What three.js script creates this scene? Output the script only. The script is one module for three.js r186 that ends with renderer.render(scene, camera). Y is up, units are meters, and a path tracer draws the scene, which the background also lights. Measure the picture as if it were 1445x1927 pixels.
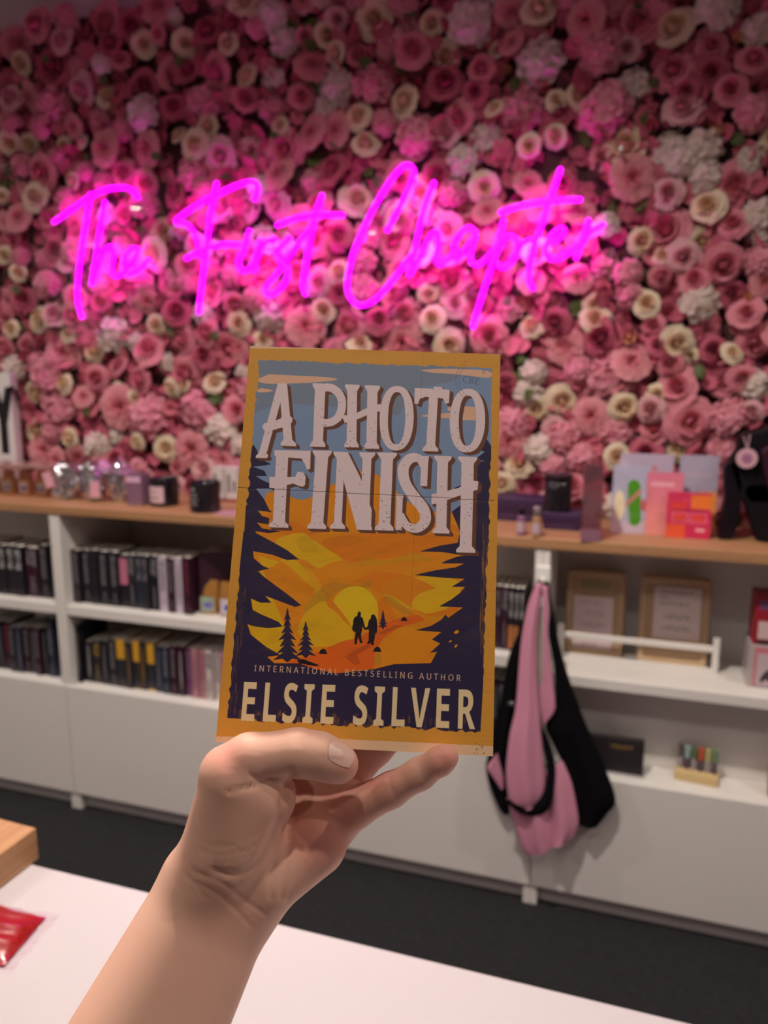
import * as THREE from 'three';
import { RoundedBoxGeometry } from 'three/addons/geometries/RoundedBoxGeometry.js';
import { mergeGeometries, mergeVertices } from 'three/addons/utils/BufferGeometryUtils.js';

// ---------------------------------------------------------------- camera, lamps, exposure
const scene = new THREE.Scene();
scene.background = new THREE.Color(0x000000);
const PX = 1445, PY = 1927, FOCAL = 1455;                     // the frame and its focal length in pixels
const camera = new THREE.PerspectiveCamera(2 * Math.atan(PY / 2 / FOCAL) * 180 / Math.PI, PX / PY, 0.02, 30);
camera.position.set(0, 1.6, 0);
camera.rotation.order = 'YXZ';
camera.rotation.set(-Math.atan(273 / FOCAL), 18.1 * Math.PI / 180, 0);
camera.updateMatrixWorld(true);
camera.focus = 0.39;
camera.userData.fStop = camera.getFocalLength() / 3.2;        // a lens opening of 3.2 mm
const renderer = new THREE.WebGLRenderer({ antialias: true });
renderer.toneMapping = THREE.LinearToneMapping;
renderer.toneMappingExposure = 1.0;
renderer.shadowMap.enabled = true;
const CEILING = 2.95;
const LAMP_WARM = [1.0, 0.89, 0.79];                                // colour of the ceiling lamps
// ceiling lamps: x, z, candela
const LAMPS = [[-3.75, -1.05, 9], [-2.25, -1.08, 8.5], [-0.52, -1.02, 20], [1.65, -1.08, 9], [-1.75, 0.12, 3], [-0.15, -0.03, 2.8], [1.45, 0.12, 3], [-4.2, 1.2, 5], [-2.67, 3.0, 5]];
const NEON = { glow: [4.4, 0.0, 4.0], candela: 0.010 };

// ---------------------------------------------------------------- helpers
let seed = 12345;
function rnd() { seed = (seed + 0x6d2b79f5) | 0; let t = Math.imul(seed ^ (seed >>> 15), 1 | seed); t = (t + Math.imul(t ^ (t >>> 7), 61 | t)) ^ t; return ((t ^ (t >>> 14)) >>> 0) / 4294967296; }
const rr = (a, b) => a + (b - a) * rnd();
const V = (x, y, z) => new THREE.Vector3(x, y, z);
const used = new Map();
function numbered(name) { const n = used.get(name) ?? 0; used.set(name, n + 1); return n ? name + '_' + String(n).padStart(3, '0') : name; }
function tag(o, label, category, group, kind) {
  if (label) o.userData.label = label;
  if (category) o.userData.category = category;
  if (group) o.userData.group = group;
  if (kind) o.userData.kind = kind;
  return o;
}
function thing(name, label, category, p = [0, 0, 0], turn = 0, group) {
  const o = new THREE.Group(); o.name = numbered(name); scene.add(o);
  o.position.set(...p); o.rotation.y = turn;
  return tag(o, label, category, group);
}
function part(name, g, m, parent, p, label) {
  const o = new THREE.Mesh(g, m); o.name = name; o.castShadow = o.receiveShadow = true;
  if (p) o.position.set(...p);
  if (label) o.userData.label = label;
  parent.add(o); return o;
}
function struct(name, g, m, p, parent = scene) { const o = part(name, g, m, parent, p); if (parent === scene) o.userData.kind = 'structure'; return o; }
const box = (w, h, d, r = 0.002, s = 2) => r > 0 ? new RoundedBoxGeometry(w, h, d, s, Math.min(r, w / 2.1, h / 2.1, d / 2.1)) : new THREE.BoxGeometry(w, h, d);
const moved = (g, x, y, z) => g.translate(x, y, z);
const M = (c, roughness = 0.6, more = {}) => new THREE.MeshPhysicalMaterial({ color: Array.isArray(c) ? new THREE.Color().setRGB(...c) : new THREE.Color(c), roughness, ...more });
const clear = (rough = 0.03, c = [1, 1, 1]) => M(c, rough, { transmission: 1, thickness: 0, ior: 1.49 });
// where the line of sight through a point of the frame meets an upright or a level plane, or a given distance ahead
const lens = (x, y) => V((x - PX / 2) / FOCAL, -(y - PY / 2) / FOCAL, -1);
const sight = (x, y) => lens(x, y).applyQuaternion(camera.quaternion);
function onZ(x, y, z) { const d = sight(x, y); return d.multiplyScalar((z - camera.position.z) / d.z).add(camera.position); }
function onY(x, y, h) { const d = sight(x, y); return d.multiplyScalar((h - camera.position.y) / d.y).add(camera.position); }
function rectZ(x0, y0, x1, y1, z) { const a = onZ(x0, y0, z), b = onZ(x1, y1, z), c = onZ((x0 + x1) / 2, y1, z), t = onZ((x0 + x1) / 2, y0, z); return { x: (a.x + b.x) / 2, y: c.y, w: b.x - a.x, h: t.y - c.y, z }; }
function canvas(w, h, draw, opts = {}) {
  const c = document.createElement('canvas'); c.width = w; c.height = h; draw(c.getContext('2d'), w, h);
  const t = new THREE.CanvasTexture(c); t.colorSpace = opts.data ? THREE.NoColorSpace : THREE.SRGBColorSpace; t.magFilter = THREE.LinearFilter;
  if (opts.repeat) { t.wrapS = t.wrapT = THREE.RepeatWrapping; t.repeat.set(...opts.repeat); }
  return t;
}
const rgb = (r, g, b) => `rgb(${r | 0},${g | 0},${b | 0})`;
function speckle(g, w, h, n, lo, hi, a) { for (let i = 0; i < n; i++) { const v = rr(lo, hi) | 0; g.fillStyle = `rgba(${v},${v},${v},${a})`; g.fillRect(rnd() * w, rnd() * h, rr(1, 3), rr(1, 3)); } }
function smooth(pts, per = 6) {                                       // Catmull-Rom through 2D points
  const out = [], n = pts.length, at = (i) => pts[Math.max(0, Math.min(n - 1, i))];
  for (let i = 0; i < n - 1; i++) for (let k = 0; k < per; k++) {
    const t = k / per, [p0, p1, p2, p3] = [at(i - 1), at(i), at(i + 1), at(i + 2)];
    out.push([0, 1].map((c) => 0.5 * (2 * p1[c] + (p2[c] - p0[c]) * t + (2 * p0[c] - 5 * p1[c] + 4 * p2[c] - p3[c]) * t * t + (3 * p1[c] - p0[c] - 3 * p2[c] + p3[c]) * t * t * t)));
  }
  out.push(pts[n - 1]); return out;
}
const ORD = ['first', 'second', 'third', 'fourth', 'fifth', 'sixth', 'seventh', 'eighth', 'ninth', 'tenth', 'eleventh', 'twelfth', 'thirteenth', 'fourteenth', 'fifteenth', 'sixteenth', 'seventeenth', 'eighteenth', 'nineteenth', 'twentieth', 'twenty-first', 'twenty-second'];

// ---------------------------------------------------------------- materials
const woodMap = canvas(1024, 256, (g, w, h) => {
  g.fillStyle = rgb(172, 128, 90); g.fillRect(0, 0, w, h);
  for (let i = 0; i < 900; i++) { const y = rnd() * h, x = rnd() * w, l = rr(60, 500), v = rnd(); g.strokeStyle = v < 0.5 ? `rgba(120,80,48,${rr(0.05, 0.2)})` : `rgba(200,158,116,${rr(0.05, 0.2)})`; g.lineWidth = rr(0.5, 2.2); g.beginPath(); g.moveTo(x, y); g.bezierCurveTo(x + l / 3, y + rr(-3, 3), x + l / 1.5, y + rr(-3, 3), x + l, y); g.stroke(); }
}, { repeat: [1, 1] });
const carpetMap = canvas(512, 512, (g, w, h) => { g.fillStyle = rgb(24, 24, 27); g.fillRect(0, 0, w, h); for (let i = 0; i < 26000; i++) { const v = rr(10, 44) | 0; g.fillStyle = `rgb(${v},${v},${v + 2})`; g.fillRect(rnd() * w, rnd() * h, rr(1, 3), rr(1, 3)); } }, { repeat: [8, 8] });
const carpetBump = canvas(256, 256, (g, w, h) => { g.fillStyle = '#777'; g.fillRect(0, 0, w, h); speckle(g, w, h, 14000, 0, 255, 0.8); }, { repeat: [16, 16], data: true });
const WHITE = M([0.74, 0.71, 0.68], 0.42), WALL = M([0.62, 0.55, 0.54], 0.8), WOOD = M('#ffffff', 0.5, { map: woodMap }), CARPET = M('#ffffff', 0.95, { map: carpetMap, bumpMap: carpetBump, bumpScale: 0.004 });
const COUNTER = M([0.485, 0.45, 0.462], 0.35), BLACK = M([0.012, 0.011, 0.014], 0.45), GLOSS = M([0.01, 0.008, 0.012], 0.16), PAPER = M([0.8, 0.76, 0.68], 0.85), KICK = M([0.55, 0.54, 0.53], 0.5), METAL = M([0.75, 0.75, 0.76], 0.25, { metalness: 1 });

// ---------------------------------------------------------------- the room
const BACK = -2.52, TOP = 1.135, FRONT = -2.12;
struct('floor', moved(box(9.4, 0.1, 8, 0), 0, -0.05, 0), CARPET, [-0.6, 0, 0.5]);
struct('ceiling', box(9.4, 0.1, 8, 0), M([0.75, 0.7, 0.69], 0.9), [-0.6, CEILING + 0.05, 0.5]);
struct('wall_back', box(9.4, CEILING, 0.1, 0), WALL, [-0.6, CEILING / 2, BACK - 0.05]);
struct('wall_left', box(0.1, CEILING, 8, 0), WALL, [-4.75, CEILING / 2, 0.5]);
struct('wall_right', box(0.1, CEILING, 8, 0), WALL, [3.55, CEILING / 2, 0.5]);
struct('wall_front', box(9.4, CEILING, 0.1, 0), M([0.6, 0.52, 0.52], 0.8), [-0.6, CEILING / 2, 4.05]);

// ceiling lamps: a ring, a glowing disc and the light that leaves it
const discGeo = new THREE.CylinderGeometry(0.042, 0.042, 0.004, 32), ringGeo = new THREE.TorusGeometry(0.05, 0.009, 10, 40).rotateX(Math.PI / 2);
const lampGlow = M([0.1, 0.1, 0.1], 0.5, { emissive: new THREE.Color().setRGB(...LAMP_WARM), emissiveIntensity: 80 });
LAMPS.forEach(([x, z, cd], i) => {
  const row = z < -0.5 ? 'row nearest the bookcases' : z < 0.5 ? 'row above the counter' : 'far behind the counter';
  const t = thing('ceiling_lamp', `round recessed ceiling lamp, ${row}, ${ORD[z < -0.5 ? i : z < 0.5 ? i - 4 : i - 7]} from the left`, 'ceiling lamp', [x, CEILING, z]);
  part('ring', ringGeo, WHITE, t, [0, -0.006, 0]); part('glowing_disc', discGeo, lampGlow, t, [0, -0.006, 0]);
  const s = new THREE.SpotLight(new THREE.Color().setRGB(...LAMP_WARM), cd, 0, 1.3, 0.7, 2);
  s.position.set(0, -0.012, 0); s.castShadow = true; s.shadow.radius = 2; s.target.position.set(0, -2, 0); t.add(s, s.target);
});

// ---------------------------------------------------------------- bookcase units of white board
const POSTS = [-2.712, -1.884, -1.056, -0.229, 0.599, 1.427], PT = 0.042;
const bayName = ['at the far left, cut by the frame', 'right of the leftmost post', 'behind the held paperback', 'behind the hanging totes, with open display shelves', 'beyond the right edge of the frame'];
for (let i = 0; i < 5; i++) {
  const x0 = POSTS[i], x1 = POSTS[i + 1], w = x1 - x0, mid = (x0 + x1) / 2, open = i >= 3;
  const u = thing('bookcase', `white low bookcase unit ${bayName[i]}`, 'bookcase', [mid, 0, BACK + 0.2], 0);
  const zf = FRONT - (BACK + 0.2), zb = -0.195;                        // front and back in the unit's own axes
  const depth = zf - zb - 0.004, zc = (zf + zb) / 2;
  const side = box(PT / 2 - 0.0006, 1.105, depth + 0.004, 0.0015);
  part('side_panel', side, WHITE, u, [-w / 2 + PT / 4, 0.5525, zc]); part('side_panel', side, WHITE, u, [w / 2 - PT / 4, 0.5525, zc]);
  part('back_panel', box(w - PT, 0.66, 0.012, 0), WHITE, u, [0, 0.77, open ? -2.405 - (BACK + 0.2) : zb + 0.008]);
  if (open) part('back_panel', box(w - PT, 0.262, 0.012, 0), WHITE, u, [0, 0.58, -2.245 - (BACK + 0.2)]);
  const sh = box(w - PT - 0.001, open ? 0.033 : 0.037, open ? 0.277 : depth - 0.008, 0.003);
  part('shelf', sh, WHITE, u, [0, open ? 0.729 : 0.7625, open ? zf - 0.1395 : zc + 0.002]);
  part('shelf', box(w - PT - 0.001, 0.03, depth - 0.016, 0.003), WHITE, u, [0, open ? 0.432 : 0.469, zc - 0.004]);
  part('front_panel', box(w - 0.004, open ? 0.380 : 0.417, 0.018, 0.0015), WHITE, u, [0, open ? 0.2565 : 0.2750, zf - 0.003]);
  part('kick_board', box(w - PT, 0.06, 0.016, 0.001), KICK, u, [0, 0.031, zf - 0.036]);
}
const topboard = tag(part('wooden_top', (() => { const g = box(4.4, 0.031, 0.405, 0.003); const uv = g.attributes.uv, p = g.attributes.position; for (let i = 0; i < uv.count; i++) uv.setXY(i, p.getX(i) * 0.8, p.getZ(i) * 2 + p.getY(i) * 2); return g; })(), WOOD, scene, [-0.95, 1.1205, BACK + 0.203]), 'long pale oak board lying along the top of the white bookcases', 'shelf board');
topboard.name = 'shelf_top';
// ---------------------------------------------------------------- counter in the foreground
{
  const t = thing('counter', 'smooth white sales counter in the foreground below the raised arm', 'counter', [-0.3, 0, -0.4]);
  part('counter_top', box(3.4, 0.035, 0.668, 0.003), COUNTER, t, [0, 0.9325, 0]);
  part('front_panel', box(3.3, 0.915, 0.02, 0.002), WHITE, t, [0, 0.4575, -0.3]);
  part('side_panel', box(0.02, 0.915, 0.58, 0.002), WHITE, t, [-1.64, 0.4575, 0.0]); part('side_panel', box(0.02, 0.915, 0.58, 0.002), WHITE, t, [1.64, 0.4575, 0.0]);
}

// ---------------------------------------------------------------- the flower wall
class Builder {
  constructor() { this.p = []; this.c = []; this.i = []; }
  sheet(nu, nv, f, col) {                                             // a grid of points f(u, v), u and v from 0 to 1
    const o = this.p.length / 3;
    for (let j = 0; j <= nv; j++) for (let i = 0; i <= nu; i++) { const q = f(i / nu, j / nv); this.p.push(...q); this.c.push(...col(i / nu, j / nv)); }
    for (let j = 0; j < nv; j++) for (let i = 0; i < nu; i++) { const a = o + j * (nu + 1) + i, b = a + nu + 1; this.i.push(a, a + 1, b, b, a + 1, b + 1); }
    return this;
  }
  geo() {
    const g = new THREE.BufferGeometry(); g.setAttribute('position', new THREE.Float32BufferAttribute(this.p, 3)); g.setAttribute('color', new THREE.Float32BufferAttribute(this.c, 3));
    g.setIndex(this.i); g.computeVertexNormals(); return g;
  }
}
const mix3 = (a, b, t) => a.map((x, k) => x + (b[k] - x) * t);
// one rose petal: a piece of a bowl round the flower's axis (+z), its rim rolled outwards
function petal(b, { R, H, flare, a, z0 = 0, curl = 0.1, ruf = 0.02 }, phi, heart, edge, t, s = rnd() * 9) {
  b.sheet(5, 5, (u, v) => {
    const w = u * 2 - 1, narrow = 0.35 + 0.65 * Math.sin(Math.PI * (0.12 + 0.62 * v)), ang = phi + w * a * narrow;
    const rho = R * (0.5 + 0.5 * Math.sqrt(v)) + flare * Math.pow(v, 2.1) + ruf * Math.sin(w * 5 + s) * v * v;
    const z = z0 + H * Math.pow(v, 0.8) * (1 - 0.2 * w * w * v) - curl * Math.pow(v, 6) + ruf * Math.sin(w * 7 + s * 2) * v;
    return [Math.cos(ang) * rho, Math.sin(ang) * rho, z];
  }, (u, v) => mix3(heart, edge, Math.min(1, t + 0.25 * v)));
}
const RINGS = [
  [2, { R: 0.15, H: 0.72, flare: -0.08, a: 1.9, curl: 0.0 }], [3, { R: 0.27, H: 0.74, flare: -0.05, a: 1.35, curl: 0.02 }], [3, { R: 0.39, H: 0.7, flare: 0.03, a: 1.35, curl: 0.05 }],
  [4, { R: 0.5, H: 0.6, flare: 0.13, a: 1.12, curl: 0.08 }], [5, { R: 0.58, H: 0.44, flare: 0.28, a: 0.9, curl: 0.16 }], [5, { R: 0.6, H: 0.24, flare: 0.44, a: 0.8, curl: 0.12 }]];
function rosePetals(heart, edge, open = 1, ruf = 0.035, wild = 0.28) {
  const out = []; let phi = rnd() * 6;
  RINGS.forEach(([n, q], k) => { for (let i = 0; i < n; i++) { const b = new Builder(); petal(b, { ...q, flare: q.flare * open * rr(0.7, 1.25), H: q.H * rr(1 - wild, 1 + wild * 0.5), ruf }, phi + (i / n) * Math.PI * 2 + rr(-0.15, 0.15), heart, edge, k / 5.2); out.push(b.geo()); } phi += 0.9; });
  return out;
}
const join = (list) => mergeGeometries(list);
// a ruffled, many-petalled peony
function peonyGeo(heart, edge) {
  const list = [];
  for (let k = 0; k < 5; k++) { const n = 3 + k * 2; for (let i = 0; i < n; i++) { const b = new Builder(), f = k / 4; petal(b, { R: 0.1 + 0.4 * f, H: 0.62 - 0.3 * f, flare: 0.12 + 0.42 * f, a: 0.75 - 0.2 * f, ruf: 0.055, curl: 0.05 + 0.1 * f }, (i / n) * Math.PI * 2 + k * 0.7 + rr(-0.3, 0.3), heart, edge, f * 0.8); list.push(b.geo()); } }
  return join(list);
}
// a hydrangea head: small four-petalled florets over a dome
function floretGeo(heart, edge) {
  const b = new Builder();
  for (let k = 0; k < 4; k++) {
    const f = (k * Math.PI) / 2 + rr(-0.12, 0.12), s = rr(0.9, 1.1), lift = rr(0.02, 0.16);
    b.sheet(3, 3, (u, v) => { const w = (u * 2 - 1) * 0.62 * Math.sin(Math.PI * (0.1 + 0.75 * v)) * s, r = v * 1.0 * s; return [Math.cos(f) * r - Math.sin(f) * w, Math.sin(f) * r + Math.cos(f) * w, lift * r * r * 2 - 0.25 * w * w + 0.08 * Math.sin(v * 5 + k)]; }, (u, v) => mix3(heart, edge, v));
  }
  return b.geo();
}
function floretPlaces(n) {
  const out = [];
  for (let i = 0; i < n; i++) { const z = 1 - (i + 0.5) / n * 0.8, r = Math.sqrt(1 - z * z), a = i * 2.39996 + rr(-0.25, 0.25), d = V(Math.cos(a) * r, Math.sin(a) * r, z), m = new THREE.Object3D(); m.position.copy(d).multiplyScalar(0.78); m.position.z = m.position.z * 0.85 - 0.1 + rr(-0.05, 0.05); m.lookAt(m.position.clone().add(d).add(V(rr(-0.35, 0.35), rr(-0.35, 0.35), 0.15))); m.rotateZ(rnd() * 3); m.scale.setScalar(rr(0.29, 0.37)); m.updateMatrix(); out.push(m.matrix.clone()); }
  return out;
}
const PETAL = M('#ffffff', 0.72, { vertexColors: true, side: THREE.DoubleSide, transmission: 0.18, thickness: 0 });
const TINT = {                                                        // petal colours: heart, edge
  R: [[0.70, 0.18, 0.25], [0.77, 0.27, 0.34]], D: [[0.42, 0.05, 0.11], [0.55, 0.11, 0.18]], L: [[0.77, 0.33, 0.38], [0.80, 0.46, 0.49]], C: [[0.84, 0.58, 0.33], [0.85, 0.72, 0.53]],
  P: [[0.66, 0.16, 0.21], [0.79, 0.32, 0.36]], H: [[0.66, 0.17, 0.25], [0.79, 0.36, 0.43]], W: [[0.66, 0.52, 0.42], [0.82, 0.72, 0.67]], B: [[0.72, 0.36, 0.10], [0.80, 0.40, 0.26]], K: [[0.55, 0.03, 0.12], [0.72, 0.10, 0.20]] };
const VAR = {};
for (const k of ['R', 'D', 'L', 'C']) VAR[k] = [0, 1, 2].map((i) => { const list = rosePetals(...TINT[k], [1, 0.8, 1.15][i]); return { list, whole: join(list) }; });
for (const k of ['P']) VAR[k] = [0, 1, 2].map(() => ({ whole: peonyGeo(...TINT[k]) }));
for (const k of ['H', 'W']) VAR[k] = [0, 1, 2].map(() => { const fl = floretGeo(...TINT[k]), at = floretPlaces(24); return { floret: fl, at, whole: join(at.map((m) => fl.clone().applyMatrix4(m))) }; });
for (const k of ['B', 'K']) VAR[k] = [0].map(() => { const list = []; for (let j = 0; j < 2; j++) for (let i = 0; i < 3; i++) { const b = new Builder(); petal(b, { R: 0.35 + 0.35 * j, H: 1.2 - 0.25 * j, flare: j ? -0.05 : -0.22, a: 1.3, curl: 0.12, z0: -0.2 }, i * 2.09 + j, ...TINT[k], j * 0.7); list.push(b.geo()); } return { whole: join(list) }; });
const leafGeo = (() => { const b = new Builder(); b.sheet(4, 6, (u, v) => { const w = (u * 2 - 1) * 0.42 * Math.sin(Math.PI * (0.04 + 0.94 * v)); return [w, v * 1.2 - 0.1, 0.25 * Math.abs(w) + 0.2 * Math.sin(v * 2.6)]; }, () => [1, 1, 1]); return b.geo(); })();
const KIND = { R: 'rose', D: 'rose', L: 'rose', C: 'rose', P: 'peony', H: 'hydrangea', W: 'hydrangea', B: 'rosebud', K: 'rosebud' };
// flowers that the photograph lets one pick out: kind, place in a patch of the picture, width there; each patch has its origin and scale
const PATCHES = [
  [0, 0, 2.89, 'R 215 140 160,R 560 115 200,C 775 235 120,C 1000 230 120,C 1245 240 120,C 1340 415 130,L 350 230 130,C 110 340 120,W 560 350 120,L 440 480 150,R 650 330 110,D 770 450 150,W 780 610 200,R 910 390 130,R 1170 380 180,L 70 540 140,H 280 560 200,H 1090 540 220,C 330 780 80,C 450 770 80,H 230 690 140,P 580 810 180,P 800 810 180,W 950 90 90,D 1280 120 130,R 870 190 90,C 60 780 110,L 1350 810 110,D 280 360 200,C 960 730 100,H 1400 150 120,R 1330 540 150'],
  [480, 0, 2.89, 'W 110 90 180,W 150 220 160,C 380 180 140,C 640 90 180,R 260 190 100,P 300 350 190,L 440 100 110,W 430 470 200,W 370 580 160,R 550 300 140,H 640 460 220,R 860 280 180,C 960 120 140,W 1180 120 260,C 1030 290 160,L 820 150 130,R 1230 380 140,B 1365 370 60,D 1030 450 190,C 820 560 170,R 1110 640 170,L 1040 700 160,H 80 580 160,C 570 640 140,P 310 720 170,R 150 800 180,C 600 790 150,H 880 730 230,C 1300 590 90,W 1250 760 200,C 130 680 90,P 860 800 150,K 875 450 70,P 1380 60 140,P 1400 240 120,D 1200 500 120,C 1310 270 80'],
  [945, 0, 2.89, 'C 200 70 180,P 140 220 180,W 200 330 250,P 460 110 180,R 750 110 230,C 940 150 210,R 1140 235 150,B 1280 215 80,W 1170 40 250,W 1390 160 180,R 940 370 200,L 680 250 120,H 540 280 230,W 720 440 180,D 1140 390 150,R 1360 340 160,R 1240 490 160,L 990 590 180,C 410 510 140,C 290 540 100,H 90 580 250,H 560 600 280,K 805 685 90,C 670 790 220,W 920 800 210,W 1100 800 200,C 150 800 120,C 290 730 130,B 1160 700 80,H 1370 620 200,D 310 610 160,R 540 850 120,W 1360 840 140,R 60 60 120,D 1000 500 130'],
  [1045, 290, 3.61, 'P 520 170 260,R 640 120 190,W 840 50 260,W 1020 150 240,L 770 260 200,C 1040 360 220,R 1220 200 260,W 1310 40 200,R 1210 480 190,W 1390 420 220,C 580 590 180,R 760 510 300,B 790 420 90,C 990 580 180,C 730 690 130,R 710 830 150,L 870 700 200,R 1130 750 260,H 490 820 200,W 980 990 300,C 620 1020 170,W 1400 540 180,H 330 740 200,D 1200 940 170,B 1310 970 80,C 260 1020 150,H 1380 720 200,D 560 360 140,H 500 960 180,R 950 860 190'],
  [0, 590, 3.074, 'C 210 50 120,C 80 90 100,R 140 180 120,C 380 115 120,C 525 215 150,W 640 120 220,P 340 230 180,W 70 320 170,H 280 370 200,C 380 410 120,C 190 460 140,H 310 540 250,C 190 680 150,C 410 720 120,W 560 760 160,W 660 720 120,R 860 210 170,R 1040 150 170,C 905 65 110,C 1380 70 130,R 1310 200 200,C 1240 400 130,R 1370 560 140,P 700 540 220,H 850 590 280,R 1060 350 200,D 1180 240 140,H 1150 560 230,W 1270 670 190,C 960 780 130,P 1110 780 190,P 240 790 150,P 440 830 150,R 550 380 150,C 1000 430 100,C 1060 420 80,R 820 380 150,D 560 440 150,D 510 620 120,C 780 490 80,C 610 520 80,C 670 430 70,D 140 800 100,R 680 300 120,C 810 740 100,W 1390 330 100,P 1280 850 140,H 300 280 140,R 40 190 120'],
  [930, 580, 2.806, 'C 530 60 150,P 370 200 170,R 845 90 120,B 710 150 90,C 960 180 150,R 1330 30 140,R 1370 180 170,D 860 200 110,D 570 160 200,H 610 360 300,P 720 290 180,C 200 100 140,W 210 340 140,C 350 490 160,C 220 530 130,W 170 450 160,L 310 630 100,R 850 640 160,R 1030 600 200,W 1360 410 180,R 970 420 180,C 860 460 110,H 1240 570 200,C 680 520 150,H 90 600 180,W 230 740 160,C 130 830 160,H 360 680 180,H 640 660 200,C 640 780 130,R 1200 410 150,D 1150 220 140,C 1040 250 80,H 1190 760 190,C 980 750 120,R 930 290 140,P 510 570 170,H 300 830 150,L 1360 540 110,R 1310 370 130,P 70 700 150,D 60 380 100,H 440 330 150,C 1250 240 100,L 830 530 140'],
  [430, 500, 2.779, 'C 490 230 130,P 400 320 180,C 1070 280 130,B 1120 215 80,L 1180 200 120,R 910 260 180,R 1160 80 180,R 1360 370 180,C 1150 410 140,P 900 400 200,C 690 410 120,R 640 320 180,W 200 260 180,C 50 300 110,C 170 390 100,H 700 120 180,C 1040 150 110,P 40 430 120,D 790 290 140,H 150 170 150,R 30 200 130'],
  [0, 290, 4.82, 'C 320 390 220,C 650 240 150,C 30 380 120,P 180 580 250,D 150 780 180,L 590 980 150,H 370 950 180,C 190 1080 150,C 330 1480 200,C 90 1580 150,H 440 1180 250,H 80 1250 200,C 40 920 150']];
const WALLZ = -2.455, flowers = [];
const eyeDepth = (p) => -p.clone().applyMatrix4(camera.matrixWorldInverse).z;
for (const [ox, oy, s, list] of PATCHES) for (const item of list.split(',')) {
  const [k, x, y, w] = item.split(' '), p = onZ(ox + x / s, oy + y / s, WALLZ);
  flowers.push({ k, x: p.x, y: p.y, r: (0.58 * (w / s) / FOCAL) * eyeDepth(p), known: true });
}
{
  const bag = 'RRRRHHHHHHPPPPDDDLLCCCWW', pitch = 0.062;
  for (let row = 0; row < 30; row++) for (let col = 0; col < 56; col++) {
    const x = -2.62 + (col + (row % 2) / 2) * pitch + rr(-0.02, 0.02), y = 1.17 + row * pitch * 0.9 + rr(-0.02, 0.02), k = bag[(rnd() * bag.length) | 0], r = rr(0.042, 0.06);
    if (y > 2.79 || x > 0.62) continue;
    if (flowers.some((f) => (f.x - x) ** 2 + (f.y - y) ** 2 < ((f.r + r) * 0.66) ** 2)) continue;
    flowers.push({ k, x, y, r });
  }
}
const wallThing = thing('flower_wall', 'wall of packed artificial roses, peonies and hydrangeas in pink, cream and white', 'flower wall', [-1, 1.14, BACK]);
part('backing_board', box(3.36, 1.66, 0.012, 0.001), M([0.09, 0.03, 0.035], 0.9), wallThing, [-0.0, 0.832, 0.008]);
const count = {}; let splitRoses = 0, splitHeads = 0;
flowers.sort((a, b) => b.r * (b.x + 4) - a.r * (a.x + 4));            // the largest in the picture first
const LIMIT = { rose: 298, hydrangea: 200, peony: 150, rosebud: 60 }, rest = {};
for (const f of flowers) {
  const name = KIND[f.k], set = VAR[f.k], v = set[(rnd() * set.length) | 0], n = (count[name] = (count[name] ?? 0) + 1);
  const m = new THREE.Object3D(); m.position.set(f.x + 1, f.y - 1.14, WALLZ - BACK + rr(-0.018, 0.022) - 0.3 * f.r); m.rotation.set(rr(-0.5, 0.35), rr(-0.4, 0.4), rr(0, 6), 'YXZ'); m.scale.setScalar(f.r);
  if (n > LIMIT[name]) { m.updateMatrix(); (rest[name] ??= []).push(v.whole.clone().applyMatrix4(m.matrix)); continue; }
  let o;
  if (v.list && splitRoses < 13 && f.x > -0.9) { splitRoses++; o = new THREE.Group(); o.name = name; for (const g of v.list) part('petal', g, PETAL, o); wallThing.add(o); }
  else if (v.floret && splitHeads < 12 && f.x > -0.9) { splitHeads++; o = new THREE.Group(); o.name = name; for (const q of v.at) { const c = part('floret', v.floret, PETAL, o); q.decompose(c.position, c.quaternion, c.scale); } wallThing.add(o); }
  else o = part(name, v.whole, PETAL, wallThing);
  o.position.copy(m.position); o.rotation.copy(m.rotation); o.scale.copy(m.scale);
}
for (const [name, list] of Object.entries(rest)) part('small_' + name, join(list), PETAL, wallThing).userData.kind = 'stuff';
// florets that fill the gaps behind the heads, deep pink and plum; a few green leaves
{
  const fill = new THREE.InstancedMesh(floretGeo([0.9, 0.9, 0.9], [1, 1, 1]), M('#ffffff', 0.8, { side: THREE.DoubleSide }), 3200), m = new THREE.Object3D(), c = new THREE.Color();
  for (let i = 0; i < 3200; i++) {
    m.position.set(rr(-1.66, 1.66), rr(0.015, 1.64), rr(0.02, 0.06)); m.rotation.set(rr(-0.8, 0.8), rr(-0.8, 0.8), rr(0, 6)); m.scale.setScalar(rr(0.022, 0.034)); m.updateMatrix(); fill.setMatrixAt(i, m.matrix);
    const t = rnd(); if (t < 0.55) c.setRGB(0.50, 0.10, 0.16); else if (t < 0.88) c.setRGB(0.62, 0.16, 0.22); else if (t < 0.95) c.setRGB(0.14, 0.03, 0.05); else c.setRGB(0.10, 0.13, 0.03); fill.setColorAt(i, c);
  }
  fill.name = 'filler_blossoms'; fill.userData.kind = 'stuff'; fill.castShadow = fill.receiveShadow = true; wallThing.add(fill);
  const green = M([0.07, 0.10, 0.02], 0.6, { side: THREE.DoubleSide });
  for (let i = 0; i < 70; i++) { const o = part('leaf', leafGeo, green, wallThing, [rr(-1.6, 1.6), rr(0.03, 1.6), rr(0.05, 0.085)]); o.rotation.set(rr(-0.5, 0.5), rr(-0.5, 0.5), rr(0, 6)); o.scale.setScalar(rr(0.028, 0.045)); }
}

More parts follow.
